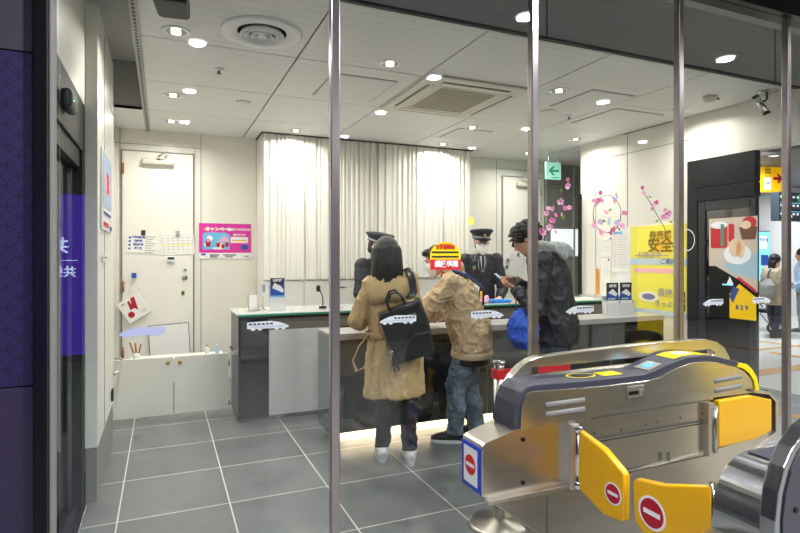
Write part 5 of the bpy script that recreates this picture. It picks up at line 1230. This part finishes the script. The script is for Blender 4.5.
b = B(); b.tube([pel+V((0, -.01, -.235)), pel+V((0, -.01, -.14))], [(.185, .145), (.19, .15)], 24, side=(1, 0, 0)); b.solid('shirt_hem', 'black', m2, .009, 1)
b = B(); pts = [pel+V((.2*math.cos(a), -.01+.16*math.sin(a), -.155)) for a in [2*PI*i/28 for i in range(29)]]; b.tube(pts, [(.028, .01)]*29, 8, side=(0, 0, 1)); b.obj('waistband', 'jacket_beige', jk, True)
b = B(); up_ = (n-c).normalized(); b.tube([n+V((-.08, .05, -.01)), n+V((-.07, -.05, .03)), n+V((0, -.09, .045)), n+V((.07, -.05, .03)), n+V((.08, .05, -.01))], [(.04, .012)]*5, 10, side=up_); b.obj('collar', 'jacket_beige', jk, True)
b = B(); b.tube([n+V((-.06, .05, .0)), n+V((0, .085, -.03)), n+V((.06, .05, 0)), n+V((.05, -.02, .05)), n+V((-.05, -.02, .05)), n+V((-.06, .05, .0))], .012, 8); b.obj('red_collar', 'red', m2, True)
fr = frame(up_, V((0, -1, .6)))
bagp = thing('shoulder_strap', 'black strap with blue edge slung across the beige jacket', 'strap', m2.location, m2.rotation_euler.z)
b = B(); sp = [n+V((-.1, -.02, .0)), n+V((-.03, -.14, -.04)), c+V((.08, -.2, .04)), wa+V((.2, -.13, .02)), wa+V((.255, .0, -.06))]
b.tube(sp, [(.02, .006)]*5, 10, side=(.6, .4, .6)); b.obj('strap', 'black', bagp, True)
b = B(); b.tube([p_+V((-.012, -.004, .016)) for p_ in sp[:3]], [(.006, .006)]*3, 8); b.obj('blue_edge', 'ink_blue', bagp, True)
hb = B(); hb.ell((0, -.022, .035), (.084, .1, .094), T=T, seg=24, rings=16); hb.ell((0, -.06, -.02), (.072, .055, .06), T=T); hb.ell((0, .05, .09), (.06, .05, .03), T=T)
hb.solid('hair', 'hair_fade', m2, .007, 1, lambda p, n_: .006*noise.noise(p*55))
# ---------------------------------------------------------------- man in black jacket with grey hood
m3 = person('person in a black jacket with a grey hood looking down at a phone', (2.72, 3.30, 0), math.radians(40))
J = stand_joints(1.79, .17, 0, .11, .2)
J.update(elL=V((-.27, .10, 1.12)), wrL=V((-.17, .28, 1.26)), elR=V((.27, .16, 1.12)), wrR=V((-.0, .32, 1.30)))
J['head'] += V((0, .11, -.04)); J['knL'] += V((0, .02, 0))
body, T = figure(m3, J, 'skin', 1., dict(L=(V((.35, .9, .25)), V((.3, -.4, .9)), .55, -1), R=(V((-.75, .6, .2)), V((-.3, -.5, -.7)), .5, 1)), .1, .62, build=1.02); add_face(T, m3)
trousers(m3, J, 'jeans_dk', (.108, .085, .07, .066), wr=fold(.015, (10, 10, 12), 2)); shoes(m3, J, 'shoe_black', 'rubber')
b = B(); pel, wa, c, n = J['pelvis'], J['waist'], J['chest'], J['neck']
b.tube([pel+V((0, 0, -.12)), pel+V((0, 0, .0)), wa, c, c.lerp(n, .5), c.lerp(n, .82), n], [(.2, .155), (.205, .16), (.205, .158), (.215, .155), (.2, .132), (.14, .1), (.08, .07)], 26, side=(1, 0, 0))
sleeves(b, J, (.088, .08, .07, .05))
jk = b.solid('jacket', 'jacket_black', m3, .0085, 2, fold(.016, (8, 8, 6), 4.4))
b = B(); hp = [n+V((.11*math.cos(a), -.035+.115*math.sin(a), .0+.03*math.sin(a)-.02)) for a in [math.radians(30-240*i/20) for i in range(21)]]
b.tube(hp, [(.045, .028)]*21, 12); b.tube([n+V((-.1, -.05, .0)), n+V((-.06, -.14, -.03)), n+V((0, -.17, -.06)), n+V((.06, -.14, -.03)), n+V((.1, -.05, 0))], [.03, .045, .052, .045, .03], 12); b.ell(n+V((0, -.14, -.06)), (.11, .055, .07))
b.bm.transform(Matrix.Translation((0, .01, .035)))
b.solid('hood', 'hood_grey', jk, .008, 2, fold(.012, (20, 20, 12), 1))
hb = B(); hb.ell((0, -.02, .035), (.092, .108, .1), T=T, seg=24, rings=16); hb.ell((0, -.07, -.03), (.07, .05, .06), T=T)
r9 = random.Random(5)
for k in range(120):
    a = r9.uniform(0, 2*PI); e = r9.uniform(.0, 1.25); d = V((math.cos(a)*math.cos(e), math.sin(a)*math.cos(e), math.sin(e)))
    p0 = V((d.x*.08, -.02+d.y*.095, .035+d.z*.088)); tn = V((-d.y, d.x, -.6+r9.uniform(-.6, .4))).normalized()
    hb.tube([T @ p0, T @ (p0+d*.026+tn*.02), T @ (p0+d*.034+tn*.045), T @ (p0+d*.02+tn*.075)], [.013, .0125, .009, .004], 6)
hb.solid('hair', 'hair', m3, .0055, 0, lambda p, n_: .003*noise.noise(p*60))
p = P(520.5, 279, Y=3.62)
ph = thing('smartphone', 'smartphone held up by the person in the black jacket', 'phone', m3.matrix_basis @ V((-.11, .40, 1.32)), rot=Euler((math.radians(-50), 0, math.radians(40))))
q = B(); q.box((-.036, -.004, -.072), (.036, .004, .072), .004); q.obj('case', 'charcoal_dk', ph); q = B(); q.box((-.032, -.0052, -.066), (.032, -.0042, .066)); q.obj('screen', 'pale_blue', ph)
bb = thing('tote_bag', 'bright blue soft bag hanging from the forearm of the phone user', 'bag', m3.matrix_basis @ V((-.25, .20, .95)), math.radians(40))
q = B(); q.tube([(0, 0, -.12), (0, 0, -.06), (0, 0, .05), (0, 0, .14), (0, 0, .17)], [(.06, .05), (.1, .11), (.09, .12), (.05, .07), (.02, .03)], 20, side=(1, 0, 0)); q.solid('bag_body', 'bag_blue', bb, .009, 2, fold(.015, (14, 14, 10), 3))
q = B(); q.tube([(0, -.05, .14), (0, -.05, .24), (0, 0, .3), (0, .05, .24), (0, .05, .14)], [(.014, .004)]*5, 8, side=(1, 0, 0)); q.obj('handle', 'bag_blue', bb, True)
# ---------------------------------------------------------------- two clerks in uniform
def clerk(label, loc, rz, hy, hp, roll=0., arms=None, glasses=True, h=1.68):
    t = person(label, loc, rz); J = stand_joints(h, .1, 0, .1, .19)
    J.update(arms or dict(elL=V((-.27, .1, 1.08)), wrL=V((-.17, .34, 1.0)), elR=V((.27, .1, 1.08)), wrR=V((.17, .34, 1.0))))
    body, T = figure(t, J, 'skin_light', 1.07, None, hy, hp, roll); add_face(T, t, 1.07, glasses); add_mask(T, t, 1.07)
    trousers(t, J, 'uniform', cuff=.07); shoes(t, J, 'black', 'black')
    b = B(); pel, wa, c, n = J['pelvis'], J['waist'], J['chest'], J['neck']
    b.tube([pel-V((0, 0, .14)), pel, wa, c, c.lerp(n, .5), c.lerp(n, .8), n-V((0, 0, .01))], [(.2, .145), (.195, .14), (.185, .132), (.205, .142), (.198, .125), (.14, .09), (.075, .062)], 26, side=(1, 0, 0)); sleeves(b, J, (.085, .075, .064, .052))
    jk = b.solid('uniform_jacket', 'uniform', t, .0085, 2, fold(.008, (10, 10, 8), 6))
    yy = lambda z: c.y+.142
    q = B(); q.loft([[c+V((-.045, .12, .17)), c+V((.045, .12, .17)), c+V((.045, .10, .17)), c+V((-.045, .1, .17))], [c+V((-.012, .163, -.02)), c+V((.012, .163, -.02)), c+V((.012, .13, -.02)), c+V((-.012, .13, -.02))]]); q.obj('shirt', 'shirt_white', jk)
    q = B(); q.box((-.014, .158, -.03), (.014, .166, .15), T=Matrix.Translation(c) @ Matrix.Rotation(.12, 4, 'X'), bev=.002); q.obj('necktie', 'black', jk)
    for s_ in (-1, 1):
        q = B(); q.loft([[c+V((s_*.04, .135, .19)), c+V((s_*.085, .125, .15)), c+V((s_*.085, .115, .15)), c+V((s_*.04, .12, .19))], [c+V((s_*.02, .168, .02)), c+V((s_*.075, .162, .05)), c+V((s_*.075, .15, .05)), c+V((s_*.02, .15, .02))], [c+V((s_*.004, .165, -.08)), c+V((s_*.02, .165, -.06)), c+V((s_*.02, .15, -.06)), c+V((s_*.004, .15, -.08))]]); q.obj('lapel', 'uniform', jk)
    q = B(); q.tube([c+V((-.05, .13, .17)), c+V((-.03, .172, .06)), c+V((.02, .176, -.03)), c+V((.06, .17, .02)), c+V((.055, .15, .12))], .0035, 6); q.obj('cord', 'ink_grey', jk, True)
    q = B(); q.box((.09, .145, .0), (.125, .156, .045), .003, T=Matrix.Translation(c)); q.obj('name_badge', 'green', jk); q = B(); q.box((.093, .156, .005), (.122, .158, .022), T=Matrix.Translation(c)); q.obj('badge_plate', 'crimson', jk)
    hb = B(); hb.ell((0, -.025, .02), (.083, .098, .08), T=T, seg=22, rings=14); hb.ell((0, -.06, -.03), (.07, .05, .06), T=T); hb.solid('hair', 'hair_fade', t, .007, 1)
    cap_hat(T, t, 1.24); return t, J, T
clerk('uniformed person wearing a dark peaked cap, glasses and white mask, facing us behind the counter', (3.68, 5.95, 0), math.radians(160), math.radians(5), .12, h=1.77)
clerk('uniformed person wearing a dark cap, mostly hidden behind the person with the backpack', (2.24, 5.95, 0), math.radians(196), math.radians(25), .3, glasses=False, h=1.70)
# ---------------------------------------------------------------- people in the hall
w2 = person('person in a stone coloured coat and dark jeans out in the hall', P(774, 337, Z=0), math.radians(-95))
J = stand_joints(1.5, .04, 0, .09, .17)
J.update(elL=V((-.24, .02, .98)), wrL=V((-.1, .22, .96)), elR=V((.24, .0, .98)), wrR=V((.12, .24, .98)), anL=V((-.07, .12, .085)), anR=V((.07, -.1, .085)))
body, T = figure(w2, J, 'skin_light', .95, None, 0, .1, build=.95, vox=.011); add_face(T, w2, .95)
trousers(w2, J, 'jeans_dk', (.09, .068, .055, .05)); shoes(w2, J, 'black', 'black')
b = B(); c = J['chest']; n = J['neck']
b.tube([V((0, 0, .6)), V((0, 0, .78)), V((0, 0, .95)), c, c.lerp(n, .5), c.lerp(n, .8), n], [(.25, .18), (.22, .165), (.2, .15), (.205, .15), (.19, .135), (.13, .1), (.07, .065)], 22, side=(1, 0, 0)); sleeves(b, J, (.085, .078, .066, .06))
b.solid('coat', 'coat_stone', w2, .011, 2, fold(.014, (9, 9, 4), 7))
hb = B(); hb.ell((0, -.02, .035), (.09, .108, .1), T=T); hb.tube([T @ V((0, -.06, .05)), T @ V((0, -.085, -.05)), T @ V((0, -.08, -.16))], [(.07, .04), (.085, .045), (.06, .02)], 14, side=(1, 0, 0)); hb.solid('hair', 'hair', w2, .01, 1)
t = thing('shoulder_bag', 'grey slouchy shoulder bag on the back of the person in the stone coat', 'bag', w2.matrix_basis @ V((.06, -.24, .92)), math.radians(-95))
q = B(); q.tube([(0, 0, -.2), (0, 0, -.12), (0, 0, .05), (0, .03, .16)], [(.12, .06), (.17, .09), (.15, .08), (.06, .03)], 18, side=(1, 0, 0)); q.solid('bag_body', 'grey_soft', t, .012, 2, fold(.012))
q = B(); q.tube([(-.1, .0, .1), (-.06, .12, .34), (.02, .26, .36)], [(.018, .005)]*3, 8, side=(1, 0, 0)); q.obj('strap', 'grey_soft', t, True)
w3 = person('person in pale blue top and grey trousers partly behind the hall side mullion', P(803, 333, Z=0), math.radians(30))
J = stand_joints(1.62, .02, 0, .1, .18); J.update(elL=V((-.25, .0, 1.0)), wrL=V((-.2, .2, .9)), elR=V((.25, 0, 1.0)), wrR=V((.2, .2, .9)))
body, T = figure(w3, J, 'skin', .98, None, 0, .1, vox=.011); add_face(T, w3)
trousers(w3, J, 'grey_soft'); shoes(w3, J, 'shoe_black', 'rubber')
b = B(); c = J['chest']; n = J['neck']; b.tube([V((0, 0, .8)), V((0, 0, .95)), c, c.lerp(n, .5), c.lerp(n, .8), n], [(.19, .14), (.18, .135), (.2, .14), (.19, .12), (.12, .09), (.07, .06)], 20, side=(1, 0, 0)); sleeves(b, J); b.solid('top', 'pale_blue', w3, .011, 2, fold(.01))
hb = B(); hb.ell((0, -.02, .035), (.088, .105, .1), T=T); hb.solid('hair', 'hair', w3, .01, 1)
# pushchair
t = thing('pushchair', 'black pushchair beside the person in the stone coat', 'pushchair', P(760, 331, Z=0), math.radians(15))
for x in (-.2, .2):
    for y in (-.28, .28):
        q = B(); q.cyl((x-.02, y, .1), (x+.02, y, .1), .1, seg=22); w_ = q.obj('wheel', 'black', t, True); q = B(); q.cyl((x-.025, y, .1), (x+.025, y, .1), .045, seg=16); q.obj('hub', 'steel', w_)
q = B()
for x in (-.2, .2): q.tube([(x, -.28, .1), (x*.9, 0, .45), (x*.9, .35, .95)], .012, 8); q.tube([(x, .28, .1), (x*.9, 0, .45), (x*.9, -.22, .5)], .012, 8)
q.tube([(-.18, .35, .95), (.18, .35, .95)], .016, 8); q.obj('frame', 'steel_dk', t, True)
q = B(); q.box((-.17, -.2, .38), (.17, .15, .44), .02); q.box((-.17, .1, .4), (.17, .2, .85), .02); q.obj('seat', 'black', t, True)
q = B(); q.tube([(0, .17, .86), (0, .02, .9), (0, -.12, .84)], [(.18, .02), (.18, .03), (.18, .02)], 14, side=(1, 0, 0)); q.obj('canopy', 'charcoal_dk', t, True)
# ================================================================== PURPLE LIT SIGN facing the glass from the hall
t = thing('lit_banner', 'tall purple backlit sign with white characters, mirrored in the left glass', 'sign', (-.78, -1.0, 1.34), PI)
q = B(); q.box((-.17, -.05, -.68), (.17, .03, .68), .006); q.obj('light_box', 'purple_lit', t); q = B(); q.box((-.18, .03, -.7), (.18, .07, .7), .004); q.obj('back_case', 'black', t)
q = B(); q.box((-.03, .0, -1.34), (.03, .05, -.68)); q.obj('post', 'black_metal', t)
prints(t, [('purple_text', [('t', '共', .15, .02, .24, .003), ('t', '共栄', .1, -.01, .02, .002), ('r', -.12, .12, .12, .125)])], -.052)
t = thing('tint_board', 'added yellow glowing board, unseen in the hall, tinting the gate steel', 'sign', (5.65, -.62, 0), math.radians(-62+180))  # unseen glowing board, added to tint the gate steel yellow
q = B(); q.box((-.5, -.05, .12), (.5, .05, 1.9), .01); q.obj('light_box', mat('tint_yellow_glow', '#f4d21c', .4, emit=1.1), t); q = B(); q.box((-.52, -.1, 0), (.52, .1, .12), .01); q.obj('foot', 'black_metal', t)
# ================================================================== CAMERA, WORLD, RENDER SETTINGS
cam = bpy.data.cameras.new('camera'); co = bpy.data.objects.new('camera', cam); COL.objects.link(co)
cam.sensor_width = 36; cam.lens = F/800*36; cam.shift_y = (CY-266.5)/800; cam.clip_start = .02
co.location = (0, 0, H); co.rotation_euler = (PI/2, 0, -TH); SC.camera = co
wd = bpy.data.worlds.new('world'); SC.world = wd; wd.use_nodes = True
wd.node_tree.nodes['Background'].inputs[0].default_value = (.6, .65, .7, 1); wd.node_tree.nodes['Background'].inputs[1].default_value = .15
SC.view_settings.view_transform = 'Standard'; SC.view_settings.look = 'None'; SC.view_settings.exposure = EXPO; SC.view_settings.gamma = 1
SC.view_settings.use_curve_mapping = False
SC.cycles.max_bounces = 8; SC.cycles.transparent_max_bounces = 24; SC.cycles.caustics_reflective = False; SC.cycles.caustics_refractive = False
SC.cycles.sample_clamp_indirect = 6; SC.cycles.use_denoising = True
